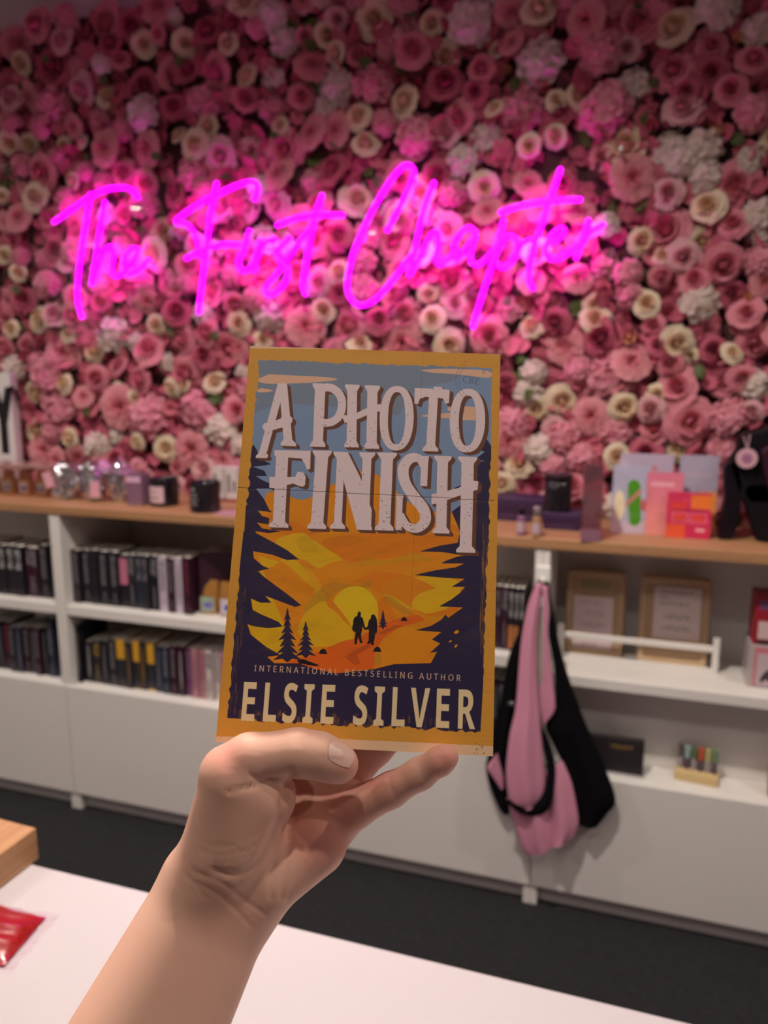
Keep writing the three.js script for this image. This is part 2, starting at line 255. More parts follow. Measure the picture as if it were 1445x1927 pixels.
// ---------------------------------------------------------------- the neon sign: strokes of the lettering, in two patches of the picture
const SIGNZ = -2.385;
const STROKES = [
  [80, 270, 2.408, [
    '50 355,130 300,220 240,300 205,370 200,410 215,432 245', '215 230,200 330,185 440,165 560,157 640,160 710,178 785',
    '280 265,262 380,245 500,222 635', '222 635,250 560,290 480,315 470,318 520,312 570,325 600,350 595,372 572', '372 572,400 548,425 512,432 485,412 474,385 500,370 540,376 580,402 590,440 570,478 528',
    '960 250,974 200,950 175,880 190,790 230,700 280,602 355,650 365,690 410,708 465,714 510', '787 180,770 260,755 380,740 480,725 600,715 700,708 765', '650 520,720 485,800 460,888 458',
    '935 395,910 480,890 530,896 572,930 572,957 535,985 455', '988 440,972 500,958 575', '972 510,1000 455,1054 434', '1118 430,1062 490,1076 530,1112 580,1082 650,1032 687,1012 655,1060 590,1110 520,1170 440,1228 365',
    '1265 235,1230 340,1205 480,1184 600,1178 650,1192 682', '1062 370,1130 345,1230 325,1358 325']],
  [620, 270, 2.408, [
    '262 392,310 300,362 200,382 125,345 98,290 150,220 260,160 370,110 490,84 600,86 680,130 732,200 712,270 640,330 560,372 505', '472 178,430 290,400 420,375 530,360 592', '362 590,410 515,460 420,490 400,492 450,482 520,502 547,545 515,575 490',
    '662 405,635 382,600 400,568 450,566 500,590 512,630 462,662 412', '660 420,638 500,648 542,682 545,730 500,770 450', '787 350,770 420,740 540,700 660,662 780,650 830', '752 500,800 424,845 432,852 480,820 540,782 562,760 545', '850 480,880 450,925 436',
    '1045 118,1000 250,950 400,925 470,906 570,904 620,920 656', '775 312,860 284,980 264,1134 254', '990 446,1030 436,1064 402,1052 384,1012 408,984 460,986 512,1020 522,1070 502,1112 470,1142 436', '1172 350,1146 430,1118 518', '1140 452,1182 402,1238 368']]];
{
  const glowMat = M([0.12, 0.0, 0.1], 0.5, { emissive: new THREE.Color().setRGB(...NEON.glow) });
  const c = onZ(620, 470, SIGNZ), sign = thing('neon_sign', 'glowing magenta neon sign in handwritten letters reading The First Chapter on the flower wall', 'neon sign', [c.x, c.y, SIGNZ]);
  let mid = [];
  for (const [ox, oy, s, list] of STROKES) for (const st of list) {
    const pts = smooth(st.split(',').map((q) => q.split(' ').map(Number)), 5).map(([x, y]) => onZ(ox + x / s, oy + y / s, SIGNZ).sub(c));
    pts.forEach((p, i) => { p.z = 0.002 * Math.sin(i * 0.35 + ox); });
    const curve = new THREE.CatmullRomCurve3(pts, false, 'centripetal'), len = curve.getLength();
    const tube = new THREE.TubeGeometry(curve, Math.max(16, Math.round(len / 0.008)), 0.0074, 10), e0 = new THREE.SphereGeometry(0.0074, 10, 8).translate(...pts[0].toArray()), e1 = new THREE.SphereGeometry(0.0074, 10, 8).translate(...pts.at(-1).toArray());
    part('neon_tube', mergeGeometries([tube, e0, e1]), glowMat, sign);
    for (const t of len > 0.25 ? [0.15, 0.5, 0.85] : [0.5]) mid.push(curve.getPointAt(t));
  }
  // clear acrylic sheet behind the tubes, with four steel stand-offs into the wall
  const a = onZ(62, 640, SIGNZ), b = onZ(1188, 300, SIGNZ), w = b.x - a.x, sh = new THREE.Shape(), h = 0.52, x0 = -w / 2, y0 = -h / 2, rad = 0.03;
  sh.moveTo(x0 + rad, y0); sh.lineTo(x0 + w - rad, y0); sh.quadraticCurveTo(x0 + w, y0, x0 + w, y0 + rad); sh.lineTo(x0 + w, y0 + h - rad); sh.quadraticCurveTo(x0 + w, y0 + h, x0 + w - rad, y0 + h); sh.lineTo(x0 + rad, y0 + h); sh.quadraticCurveTo(x0, y0 + h, x0, y0 + h - rad); sh.lineTo(x0, y0 + rad); sh.quadraticCurveTo(x0, y0, x0 + rad, y0);
  const px = (a.x + b.x) / 2 - c.x;
  part('acrylic_sheet', new THREE.ShapeGeometry(sh), clear(0.02), sign, [px, 0, -0.012], 'clear acrylic backing sheet');
  for (const [i, j] of [[-1, -1], [1, -1], [-1, 1], [1, 1]]) part('standoff', new THREE.CylinderGeometry(0.006, 0.006, 0.14, 14).rotateX(Math.PI / 2).translate(0, 0, -0.066), METAL, sign, [px + i * (w / 2 - 0.03), j * (h / 2 - 0.03), 0]);
  mid.forEach((p) => { const l = new THREE.PointLight(new THREE.Color().setRGB(1, 0.02, 0.72), NEON.candela, 0, 2); l.position.copy(p).add(V(0, 0, -0.022)); l.castShadow = true; l.shadow.radius = 0.8; sign.add(l); });
}

// ---------------------------------------------------------------- books on the shelves
const spineMaps = [0, 1, 2, 3].map((k) => canvas(64, 512, (g, w, h) => {   // lettering up the spine, too small in the picture to read
  g.clearRect(0, 0, w, h); g.fillStyle = '#000'; g.fillRect(0, 0, w, h); g.fillStyle = '#fff';
  const marks = (y0, y1, x0, x1, n) => { for (let i = 0; i < n; i++) { const y = y0 + (i / n) * (y1 - y0), dy = (y1 - y0) / n * 0.72; g.fillRect(x0, y, (x1 - x0), dy * 0.24); if (rnd() < 0.7) g.fillRect(x0, y, (x1 - x0) * 0.2, dy); if (rnd() < 0.7) g.fillRect(x1 - (x1 - x0) * 0.2, y, (x1 - x0) * 0.2, dy); if (rnd() < 0.5) g.fillRect(x0, y + dy * 0.76, x1 - x0, dy * 0.24); } };
  if (k === 0) marks(30, 250, 14, 50, 7); if (k === 1) { marks(30, 330, 18, 46, 12); marks(400, 480, 24, 40, 5); } if (k === 2) { marks(20, 200, 8, 56, 5); marks(300, 480, 22, 42, 9); } if (k === 3) marks(60, 440, 22, 42, 16);
}));
const printed = (ink, k) => M(ink, 0.6, { alphaMap: spineMaps[k], transparent: true });
const INKS = { white: [0.8, 0.78, 0.78], grey: [0.32, 0.30, 0.32], gold: [0.5, 0.3, 0.06], dark: [0.05, 0.04, 0.06], red: [0.35, 0.04, 0.06] }, inkMats = {};
const inkMat = (ink, k) => (inkMats[ink + k] ??= printed(INKS[ink], k));
const coverMats = {}, coverMat = (c) => (coverMats[c.join()] ??= M(c, 0.38, { clearcoat: 0.25, clearcoatRoughness: 0.35 }));
function makeBook({ t, h, d = 0.13, color, ink, k = 0, band }, parent) {  // base at the spine's foot, spine facing +z
  const c = 0.0012;
  part('cover', mergeGeometries([moved(box(c, h, d, 0), -t / 2 + c / 2, h / 2, -d / 2), moved(box(c, h, d, 0), t / 2 - c / 2, h / 2, -d / 2), moved(box(t, h, c, 0), 0, h / 2, -c / 2)]), coverMat(color), parent);
  part('page_block', moved(box(t - 2 * c - 0.0004, h - 0.006, d - 0.006, 0), 0, h / 2, -d / 2 - 0.001), PAPER, parent);
  if (band) part('spine_band', moved(box(t * 0.98, h * band[1], 0.0006, 0), 0, h * band[0], 0.0004), coverMat(band[2]), parent);
  if (ink) part('spine_lettering', new THREE.PlaneGeometry(t * 0.86, h * 0.94).translate(0, h / 2, 0.0012), inkMat(ink, k), parent);
}
const K = [0.013, 0.011, 0.016], K2 = [0.025, 0.022, 0.028], PLUM = [0.035, 0.008, 0.02], NAVY = [0.02, 0.026, 0.05], LAV = [0.5, 0.42, 0.5], PINKC = [0.5, 0.16, 0.26], YEL = [0.62, 0.33, 0.03], ROSE = [0.45, 0.2, 0.24], BONE = [0.6, 0.52, 0.5], VIO = [0.14, 0.03, 0.12];
const WORD = new Map([[K, 'black'], [K2, 'charcoal'], [PLUM, 'dark plum'], [NAVY, 'navy blue'], [LAV, 'pale lavender'], [PINKC, 'pink'], [YEL, 'dark'], [ROSE, 'dusty pink'], [BONE, 'bone white'], [VIO, 'violet']]);
// rows: spine edges in the picture, the height of the board, the top of the row at both ends, then colour, ink and lettering of each
const SPINEZ = -2.165;
function row(place, group, y, list, minX = -9, zed = SPINEZ) {
  list.forEach(([x0, x1, top, color, ink, k, more = {}], i) => {
    const xm = (x0 + x1) / 2, push = V(Math.max(0, minX - onZ(list[0][0], list[0][2] + 60, zed).x), 0, 0), a = onZ(x0, top + 60, zed).add(push), b = onZ(x1, top + 60, zed).add(push), h = onZ(xm, top, zed).y - y, w = WORD.get(color);
    const words = more.say ?? `${w} paperback with ${ink ? `${ink === 'grey' ? 'faint grey' : ink} lettering` : 'plain spine'}`;
    const o = thing('book', `${words}, ${ORD[i]} from left on ${place}`, 'book', [(a.x + b.x) / 2, y + 0.0005, zed + rr(-0.006, 0.006)], 0, group);
    makeBook({ t: (b.x - a.x) * 0.955, h: h * rr(0.99, 1.005), d: more.d ?? rr(0.125, 0.138), color, ink, k, band: more.band }, o);
  });
}
const c7 = (x) => x / 3.141, t7 = (y) => 960 + y / 3.141;
const R = (a, b, top, ...q) => [c7(a), c7(b), t7(top), ...q];
row('the far left upper shelf', 'books on the upper shelf at the far left', 0.7815, [
  R(-150, -104, 190, K, 'grey', 1), R(-102, -52, 190, K, 'white', 0), R(-50, 0, 192, K, 'white', 0), R(1, 45, 205, K, 'white', 0), R(47, 93, 207, K, 'white', 0), R(95, 150, 212, K, 'white', 0), R(152, 228, 225, PLUM, 'grey', 2), R(231, 283, 210, K, 'grey', 1)]);
row('the far left lower shelf', 'books on the lower shelf at the far left', 0.4845, [
  R(-120, -60, 650, K, 'grey', 3), R(-58, -22, 650, PLUM, 'grey', 1), R(-20, 22, 655, K, 'grey', 3), R(24, 66, 665, PLUM, 'red', 1), R(68, 102, 690, K2, 'grey', 1), R(104, 142, 692, NAVY, 'grey', 3), R(144, 178, 695, PLUM, 'grey', 1), R(180, 214, 695, K2, 'grey', 3), R(216, 250, 697, PLUM, 'grey', 1), R(252, 282, 700, K, 'grey', 3), R(284, 322, 640, NAVY, 'grey', 1)]);
row('upper shelf right of post', 'books on the upper shelf right of the leftmost post', 0.7815, [
  R(398, 446, 232, K, 'grey', 1), R(448, 500, 234, K, 'grey', 1), R(502, 548, 232, K), R(550, 608, 240, K, 'grey', 1), R(610, 668, 243, K, 'grey', 1), R(671, 720, 265, K, undefined, 0, { band: [0.68, 0.5, PINKC], say: 'black paperback with pink upper band' }), R(722, 762, 262, K2, 'grey', 2), R(764, 803, 262, NAVY, 'grey', 0), R(805, 846, 265, K2, 'grey', 0), R(848, 895, 268, K, 'grey', 2), R(898, 950, 272, LAV, 'dark', 1), R(953, 992, 280, PLUM, 'grey', 1), R(995, 1042, 280, LAV, 'dark', 3), R(1045, 1092, 278, PLUM, 'red', 1)], -1.861);
row('lower shelf right of post', 'books on the lower shelf right of the leftmost post', 0.4845, [
  R(462, 505, 770, K, 'white', 3), R(507, 552, 772, K2, 'gold', 2), R(554, 600, 770, K, 'grey', 3), R(602, 648, 760, K2, 'grey', 1), R(650, 702, 765, YEL, undefined, 0, { band: [0.3, 0.6, K2], say: 'yellow paperback with dark spine foot' }), R(704, 742, 772, K2, 'gold', 3), R(744, 784, 770, YEL, undefined, 0, { band: [0.3, 0.55, K2], say: 'yellow paperback with dark spine foot' }), R(786, 820, 778, K2, 'gold', 3), R(822, 868, 780, YEL, undefined, 0, { band: [0.3, 0.52, K2], say: 'yellow paperback with dark spine foot' }), R(870, 914, 800, NAVY, 'grey', 3), R(916, 960, 802, NAVY, 'grey', 1), R(963, 1003, 795, PLUM, 'grey', 1), R(1005, 1046, 800, PLUM, 'white', 3), R(1048, 1084, 815, VIO, 'grey', 1), R(1087, 1128, 815, ROSE, 'dark', 3), R(1131, 1168, 818, ROSE, 'red', 1), R(1171, 1212, 822, BONE, 'dark', 2), R(1215, 1252, 825, BONE, 'dark', 1), R(1255, 1292, 828, ROSE, 'red', 3), R(1295, 1330, 830, ROSE, 'dark', 1)], -1.838);
const t8 = (y) => 1060 + y / 8.03, Q = (a, b, top, ...q) => [930 + a / 8.03, 930 + b / 8.03, t8(top), ...q];
row('upper shelf beside hanging bags', 'books on the upper shelf beside the hanging bags', 0.7815, [
  Q(-330, -250, 330, K, 'grey', 1), Q(-245, -170, 330, PLUM, 'grey', 1), Q(-165, -90, 335, K, 'grey', 3), Q(-85, 0, 335, PLUM, 'grey', 1), Q(5, 95, 340, PLUM, 'grey', 0), Q(100, 205, 350, PLUM, 'grey', 2), Q(212, 290, 365, K, 'white', 0, { band: [0.22, 0.36, [0.45, 0.16, 0.05]], say: 'black paperback with orange lower band' }), Q(296, 372, 370, K, 'white', 0, { band: [0.22, 0.36, [0.4, 0.15, 0.05]], say: 'black paperback with orange lower band' }), Q(378, 450, 375, K, 'white', 0)]);
row('lower shelf beside hanging bags', 'books on the lower shelf beside the hanging bags', 0.4845, [
  Q(-330, -240, 1740, K, 'grey', 1), Q(-235, -140, 1740, NAVY, 'grey', 1), Q(-135, -50, 1750, K, 'grey', 3), Q(-45, 45, 1750, K, 'grey', 1), Q(50, 140, 1755, K2, 'grey', 0), Q(145, 235, 1760, K, 'grey', 2), Q(240, 330, 1765, K, 'grey', 1)]);
{ // a taller book leaning at the right end of the upper row, front cover turned to the room
  const p = onY(362, 1154, 0.782), o = thing('book', 'dark plum paperback turned cover outwards at the right end of the upper shelf', 'book', [p.x + 0.02, 0.782, -2.2], -0.95); makeBook({ t: 0.028, h: 0.212, d: 0.135, color: PLUM, ink: 'red', k: 2 }, o);
  // the larger black books at the left end of the lower row
  const q = onZ(143, 1290, -2.2), a = thing('book', 'tall black hardback against the white post at the left end of the lower row', 'book', [-1.852, 0.4845, -2.15], 0); makeBook({ t: 0.012, h: 0.215, d: 0.16, color: K, ink: 'white', k: 3 }, a);
}

// ---------------------------------------------------------------- things on the wooden top, left half
const stroke = (pts, w, d = 0.004) => mergeGeometries(pts.slice(1).map((p, i) => { const q = pts[i], dx = p[0] - q[0], dy = p[1] - q[1], g = new THREE.BoxGeometry(Math.hypot(dx, dy) + w * 0.6, w, d); g.rotateZ(Math.atan2(dy, dx)); return g.translate((p[0] + q[0]) / 2, (p[1] + q[1]) / 2, 0); }));
{ // white book with a large black letter, standing at the far left
  const z = -2.40, r = rectZ(-62, 728, 33, 884, z), o = thing('book', 'tall white book with a large black letter Y standing at the far left', 'book', [r.x, TOP, z]);
  part('cover', moved(box(r.w, r.h + 0.12, 0.035, 0.002), 0, (r.h + 0.12) / 2, -0.0175), M([0.74, 0.7, 0.7], 0.4), o);
  const e = onZ(16, 800, z).x - r.x, top = onZ(10, 735, z).y - TOP, bot = onZ(3, 848, z).y - TOP;
  part('letter_print', stroke([[e - 0.058, top], [e - 0.028, (top + bot) / 2 + 0.01], [e - 0.03, bot]], 0.036, 0.0012).translate(0.006, 0, 0.0008), GLOSS, o);
  part('letter_print', stroke([[e + 0.008, top], [e - 0.024, (top + bot) / 2 + 0.005]], 0.036, 0.0012).translate(0.006, 0, 0.0012), GLOSS, o);
  part('bottom_band', moved(box(r.w * 0.99, 0.03, 0.001, 0), 0, onZ(10, 873, z).y - TOP, 0.0006), M([0.7, 0.2, 0.42], 0.5), o);
  part('ribbon', new THREE.TubeGeometry(new THREE.CatmullRomCurve3([V(e + 0.012, top, 0.004), V(e + 0.03, top + 0.012, 0.004), V(e + 0.045, top, 0), V(e + 0.05, top - 0.04, -0.01)]), 24, 0.007, 8), GLOSS, o);
}
const AMBER = M([0.52, 0.24, 0.05], 0.3, { transmission: 0.35, thickness: 0, clearcoat: 1, clearcoatRoughness: 0.1 });
const amberLabels = [0, 1].map((k) => canvas(128, 160, (g, w, h) => { g.fillStyle = k ? rgb(196, 190, 205) : rgb(150, 160, 150); g.fillRect(0, 0, w, h); g.fillStyle = k ? rgb(52, 62, 150) : rgb(110, 105, 175); g.beginPath(); g.ellipse(w * 0.55, h * 0.55, w * 0.34, h * 0.2, k ? -0.6 : 0, 0, 7); g.fill(); g.fillStyle = k ? rgb(206, 190, 196) : rgb(150, 185, 150); g.fillRect(w * 0.1, h * 0.08, w * 0.5, h * 0.22); }));
const amberMats = amberLabels.map((m) => M('#ffffff', 0.4, { map: m }));
function pouch(w, h, d, pinch = 0.25) {                               // a stand-up pouch, thick below and flat at the top
  const b = new Builder(), dents = [rr(3, 6), rr(3, 6), rr(0, 6)];
  b.sheet(24, 14, (u, v) => { const a = u * Math.PI * 2, k = v, th = d / 2 * (1 - (1 - pinch * 0.2) * Math.pow(k, 2.2)) + 0.0015, wd = w / 2 * (0.93 + 0.07 * Math.sin(k * 3)); const c = Math.cos(a), s = Math.sin(a), sq = (x) => Math.sign(x) * Math.pow(Math.abs(x), 0.55); return [sq(c) * wd, k * h, sq(s) * th + 0.0022 * Math.sin(dents[0] * c * 2 + dents[2] + k * dents[1] * 2)]; }, () => [1, 1, 1]);
  return b.geo();
}
function amberPouch(x, y, z, w, h, label, group, k, turn = 0) {
  const o = thing('snack_pouch', label, 'pouch', [x, y, z], turn, group);
  part('pouch', pouch(w, h, w * 0.55), AMBER, o); part('printed_label', new THREE.PlaneGeometry(w * 0.72, h * 0.45, 6, 6).translate(0, h * 0.3, w * 0.31), amberMats[k], o);
  return o;
}
{ // clear box of amber packets
  const z = -2.23, l = onZ(-70, 930, z), r = onZ(98, 930, z), w = r.x - l.x, h = 0.104, d = 0.11, o = thing('display_box', 'clear plastic box holding amber packets at the left end of the wooden top', 'display box', [(l.x + r.x) / 2, TOP, z - d / 2]);
  const pane = clear(0.05, [0.93, 0.85, 0.82]);
  part('front_pane', moved(new THREE.BoxGeometry(w, h, 0.0015), 0, h / 2, d / 2), pane, o); part('back_pane', moved(new THREE.BoxGeometry(w, h, 0.0015), 0, h / 2, -d / 2), pane, o);
  part('side_pane', moved(new THREE.BoxGeometry(0.0015, h, d), w / 2, h / 2, 0), pane, o); part('side_pane', moved(new THREE.BoxGeometry(0.0015, h, d), -w / 2, h / 2, 0), pane, o);
  part('lid', moved(box(w, 0.012, d, 0.003), 0, h + 0.007, 0), M([0.66, 0.45, 0.40], 0.15, { transmission: 0.6, thickness: 0 }), o);
  [-62, -30, 2, 33, 66].forEach((px, i) => { const p = onZ(px + 13, 940, z - 0.03); amberPouch(p.x, TOP + 0.002, z - 0.045, 0.05, 0.09, `amber packet inside the clear box at the left end, ${ORD[i]} from the left`, 'amber packets in the clear box', i % 2); });
}
// crumpled silver foil bags with pink tags
const FOIL = M([0.72, 0.72, 0.76], 0.2, { metalness: 1, iridescence: 0.8, iridescenceIOR: 1.6, iridescenceThicknessRange: [250, 420] });
function crumple(w, h, d, n = 44) {
  const g = mergeVertices(new THREE.IcosahedronGeometry(1, 5).deleteAttribute('uv').deleteAttribute('normal'), 1e-4), p = g.attributes.position, dirs = Array.from({ length: n }, () => [V(rr(-1, 1), rr(-1, 1), rr(-1, 1)).normalize(), rr(0.66, 1.0)]);
  const v = V(0, 0, 0);
  for (let i = 0; i < p.count; i++) { v.fromBufferAttribute(p, i); let r = rr(0.84, 1.06); for (const [q, s] of dirs) { const c = v.dot(q); if (c > 0.05) r = Math.min(r, s / c); } const e = 0.6; v.set(Math.sign(v.x) * Math.abs(v.x) ** e, Math.sign(v.y) * Math.abs(v.y) ** e, Math.sign(v.z) * Math.abs(v.z) ** e); const k = r * (1 + 0.13 * Math.sin(v.x * 23 + w * 90) * Math.sin(v.y * 27 + h * 50) + 0.06 * Math.cos(v.z * 41 + v.x * 33)); p.setXYZ(i, v.x * k * w / 2, Math.max(0, v.y * k * h / 2 + h / 2 - 0.012), v.z * k * d / 2); }
  const q = g.toNonIndexed(); q.computeVertexNormals(); return q;
}
const TAGPINK = M([0.72, 0.36, 0.44], 0.6);
function foilBag(px, w, h, z, label, tagAt) {
  const p = onY(px, 948, TOP), q = onZ(px, 940, z), o = thing('gift_bag', label, 'gift bag', [q.x, TOP, z], rr(-0.2, 0.2), 'foil gift bags on the wooden top');
  part('foil', crumple(w, h, 0.09), FOIL, o);
  if (tagAt) { const t = part('paper_tag', box(0.034, 0.056, 0.0015, 0.0005), TAGPINK, o, [tagAt[0], tagAt[1], 0.05], 'pink paper tag'); t.rotation.z = tagAt[2]; }
  return o;
}
foilBag(131, 0.115, 0.15, -2.25, 'crumpled silver foil bag with slanting pink tag, beside the clear amber box', [-0.045, 0.075, 0.28]);
foilBag(180, 0.095, 0.16, -2.24, 'crumpled silver foil bag in the middle of the three foil bags', [0.025, 0.05, -0.05]);
foilBag(227, 0.085, 0.165, -2.27, 'crumpled silver foil bag nearest to the black candle', null);
{ // magenta bow of film above the foil bags
  const q = onZ(228, 880, -2.26), o = thing('film_bow', 'lilac shiny film bow tied on top of the foil bags', 'bow', [q.x, q.y - 0.02, -2.25]);
  const film = M([0.72, 0.35, 0.62], 0.15, { transmission: 0.35, thickness: 0, iridescence: 1, iridescenceThicknessRange: [200, 400], side: THREE.DoubleSide });
  for (const [dx, dy, s] of [[-0.05, 0.03, 1], [0.02, 0.045, -1], [0.05, 0.0, 1], [-0.09, 0.015, -1]]) { const b = new Builder(); b.sheet(6, 4, (u, v) => [dx * v * 1.2 + (u - 0.5) * 0.05 * (0.2 + v), dy * v + 0.02 * Math.sin(u * 6) * v, 0.012 * Math.sin(u * 5 + v * 3) * s], () => [1, 1, 1]); part('loop', b.geo(), film, o); }
  part('knot', new THREE.IcosahedronGeometry(0.009, 1), film, o);
}
{ // small clear lilac box beside the foil
  const z = -2.2, r = rectZ(236, 893, 268, 958, z), o = thing('gift_box', 'small translucent lilac box between the foil bags and the black candle', 'box', [r.x, TOP, z - 0.03]);
  part('carton', moved(box(r.w, 0.11, 0.06, 0.002), 0, 0.055, 0), M([0.36, 0.2, 0.3], 0.15, { transmission: 0.4, thickness: 0 }), o); part('closing_flap', moved(box(r.w * 0.96, 0.02, 0.002, 0.0005), 0, 0.09, 0.0315), M([0.7, 0.42, 0.6], 0.25), o);
}
function jar(px0, px1, yTop, yBase, z, name, label, lid) {
  const b = onY((px0 + px1) / 2, yBase, TOP), r0 = rectZ(px0, yTop, px1, yBase, b.z - 0.03), r = r0.w / 2 * 0.97, h = r0.h * 0.98, o = thing(name, label, 'candle', [b.x, TOP, b.z - r]);
  const prof = [[0.001, 0], [r * 0.92, 0], [r, 0.004], [r, h - 0.003], [r * 0.985, h], [r * 0.93, h], [r * 0.93, h * 0.82], [0.001, h * 0.82]].map(([x, y]) => new THREE.Vector2(x, y));
  part('glass_jar', new THREE.LatheGeometry(prof, 48), GLOSS, o); part('wax', moved(new THREE.CylinderGeometry(r * 0.92, r * 0.92, h * 0.01, 40), 0, h * 0.825, 0), M([0.1, 0.07, 0.09], 0.6), o);
  part('wick', moved(new THREE.CylinderGeometry(0.001, 0.001, 0.012, 6), 0, h * 0.83 + 0.006, 0), PAPER, o);
  return { o, r, h };
}
const band = (r, h0, h1, a0, a1) => { const g = new THREE.CylinderGeometry(r, r, h1 - h0, 24, 1, true, a0, a1 - a0); return g.translate(0, (h0 + h1) / 2, 0); };
{
  const a = jar(270, 320, 902, 955, 0, 'candle', 'black glass candle with a pale pink label, left of the other black candle');
  part('label', band(a.r + 0.0006, a.h * 0.16, a.h * 0.74, -0.95, 0.55), M('#ffffff', 0.6, { side: THREE.DoubleSide, map: canvas(256, 128, (g, w, h) => { g.fillStyle = rgb(206, 176, 184); g.fillRect(0, 0, w, h); g.fillStyle = rgb(70, 55, 62); g.fillRect(w * 0.22, h * 0.66, w * 0.5, 10); g.fillStyle = rgb(170, 130, 142); g.fillRect(w * 0.3, h * 0.3, w * 0.36, 12); }) }), a.o);
  const b = jar(345, 399, 909, 967, 0, 'candle', 'black glass candle printed with small white marks, nearer the held paperback');
  part('print', band(b.r + 0.0006, b.h * 0.2, b.h * 0.9, -0.95, 0.35), M([0.42, 0.4, 0.42], 0.5, { side: THREE.DoubleSide, transparent: true, alphaMap: canvas(128, 128, (g, w, h) => { g.fillStyle = '#000'; g.fillRect(0, 0, w, h); g.fillStyle = '#fff'; g.fillRect(52, 12, 22, 18); for (const [y, l] of [[44, 60], [58, 50], [78, 64], [94, 44], [108, 56]]) for (let x = 64 - l / 2; x < 64 + l / 2; x += 9) g.fillRect(x, y, 6, 7); }) }), b.o);
}
{ // white printed boxes behind the candle and a pink sheet of paper
  const z = -2.36; [[396, 420, 0], [421, 447, 1]].forEach(([a, b, i]) => {
    const r = rectZ(a, 880, b, 936, z), o = thing('printed_box', i ? 'small white box with dark print, right one of two beside the paperback' : 'small white box with dark print, left one of two behind the candle', 'box', [r.x, TOP, z - 0.03]), h = onZ(420, 880, z).y - TOP;
    part('carton', moved(box(r.w * 0.97, h, 0.05, 0.001), 0, h / 2, 0), M([0.62, 0.56, 0.55], 0.6), o); part('print', stroke([[-r.w * 0.2, h * 0.78], [-r.w * 0.2, h * 0.3]], r.w * 0.16, 0.001).translate(0, 0, 0.0256), M([0.05, 0.03, 0.04], 0.5), o); part('print', stroke([[r.w * 0.22, h * 0.6], [r.w * 0.22, h * 0.32]], r.w * 0.16, 0.001).translate(0, 0, 0.0256), M([0.05, 0.03, 0.04], 0.5), o);
    part('base_band', moved(box(r.w * 0.975, 0.012, 0.0508, 0.001), 0, 0.006, 0), M([0.3, 0.03, 0.05], 0.5), o);
  });
  const p = onY(428, 966, TOP), o = thing('paper_sheet', 'pink sheet of paper lying flat at the shelf edge beside the held paperback', 'paper', [p.x, TOP, p.z]);
  part('sheet', moved(box(0.11, 0.0008, 0.075, 0), 0.02, 0.0006, 0), M([0.74, 0.42, 0.52], 0.7), o); part('turned_corner', moved(box(0.03, 0.0006, 0.02, 0).rotateX(-0.12), 0.055, 0.002, 0.028), M([0.78, 0.5, 0.58], 0.7), o);
}
// ---------------------------------------------------------------- things on the wooden top, right half
const PURPLE = M([0.035, 0.011, 0.05], 0.5), PURPLE2 = M([0.09, 0.04, 0.11], 0.5);
function purpleBox(x0, x1, y0, yb, z, label) {
  const a = onZ(x0, yb, z), b = onZ(x1, yb, z), h = onZ((x0 + x1) / 2, y0, z).y - TOP, w = b.x - a.x, o = thing('gift_box', label, 'box', [(a.x + b.x) / 2, TOP, z - 0.05]);
  part('carton', moved(box(w, h * 0.6, 0.1, 0.002), 0, h * 0.3, 0), PURPLE, o); part('lid', moved(box(w + 0.003, h * 0.42, 0.104, 0.003), 0, h * 0.79, 0), M([0.042, 0.015, 0.062], 0.5), o);
  part('print', stroke([[-w * 0.35, h * 0.22], [-w * 0.05, h * 0.24], [w * 0.3, h * 0.2]], h * 0.09, 0.0006).translate(0, 0, 0.0505), PURPLE2, o);
  return { o, h, x: (a.x + b.x) / 2, w };
}
purpleBox(925, 1023, 938, 1000, -2.33, 'deep purple lidded box half hidden behind the held paperback');
const pb = purpleBox(1021, 1089, 966, 1009, -2.24, 'deep purple lidded box that carries a black jar');
{
  const r = rectZ(1022, 897, 1075, 966, -2.27), o = thing('candle', 'glossy black lidded jar standing on the right purple box', 'jar', [r.x, TOP + pb.h + 0.0005, -2.29]), R0 = r.w / 2 * 0.97, h = r.h;
  part('glass_jar', new THREE.LatheGeometry([[0.001, 0], [R0 * 0.9, 0], [R0 * 0.97, h * 0.05], [R0 * 0.97, h * 0.82], [0.001, h * 0.82]].map((q) => new THREE.Vector2(...q)), 48), GLOSS, o);
  part('lid', new THREE.LatheGeometry([[0.001, h * 0.82], [R0, h * 0.82], [R0, h * 0.97], [R0 * 0.96, h], [0.001, h]].map((q) => new THREE.Vector2(...q)), 48), M([0.014, 0.01, 0.016], 0.3), o);
}
function bottle(px, w, y0, yb, body, capc, label, capFrac = 0.26) {
  const b = onY(px, yb, TOP), sc = eyeDepth(b) / FOCAL, R0 = (w / 2) * sc, h = onZ(px, y0, b.z).y - TOP, o = thing('bottle', label, 'bottle', [b.x, TOP, b.z]), hb = h * (1 - capFrac);
  part('body', new THREE.LatheGeometry([[0.0005, 0], [R0 * 0.9, 0], [R0, 0.003], [R0, hb * 0.9], [R0 * 0.55, hb], [0.0005, hb]].map((q) => new THREE.Vector2(...q)), 28), body, o);
  part('cap', new THREE.LatheGeometry([[0.0005, hb], [R0 * 0.78, hb], [R0 * 0.8, h * 0.97], [R0 * 0.7, h], [0.0005, h]].map((q) => new THREE.Vector2(...q)), 28), capc, o);
  part('label', band(R0 + 0.0004, hb * 0.2, hb * 0.7, -1.4, 1.0), M([0.5, 0.36, 0.4], 0.6, { side: THREE.DoubleSide }), o);
}
bottle(980, 16, 955, 1008, M([0.24, 0.1, 0.2], 0.25), GLOSS, 'small lilac bottle with a black cap before the purple box');
bottle(1009, 18, 953, 1011, M([0.4, 0.2, 0.1], 0.25), M([0.6, 0.58, 0.56], 0.25, { metalness: 0.8 }), 'small amber bottle with a silver cap before the purple boxes', 0.3);
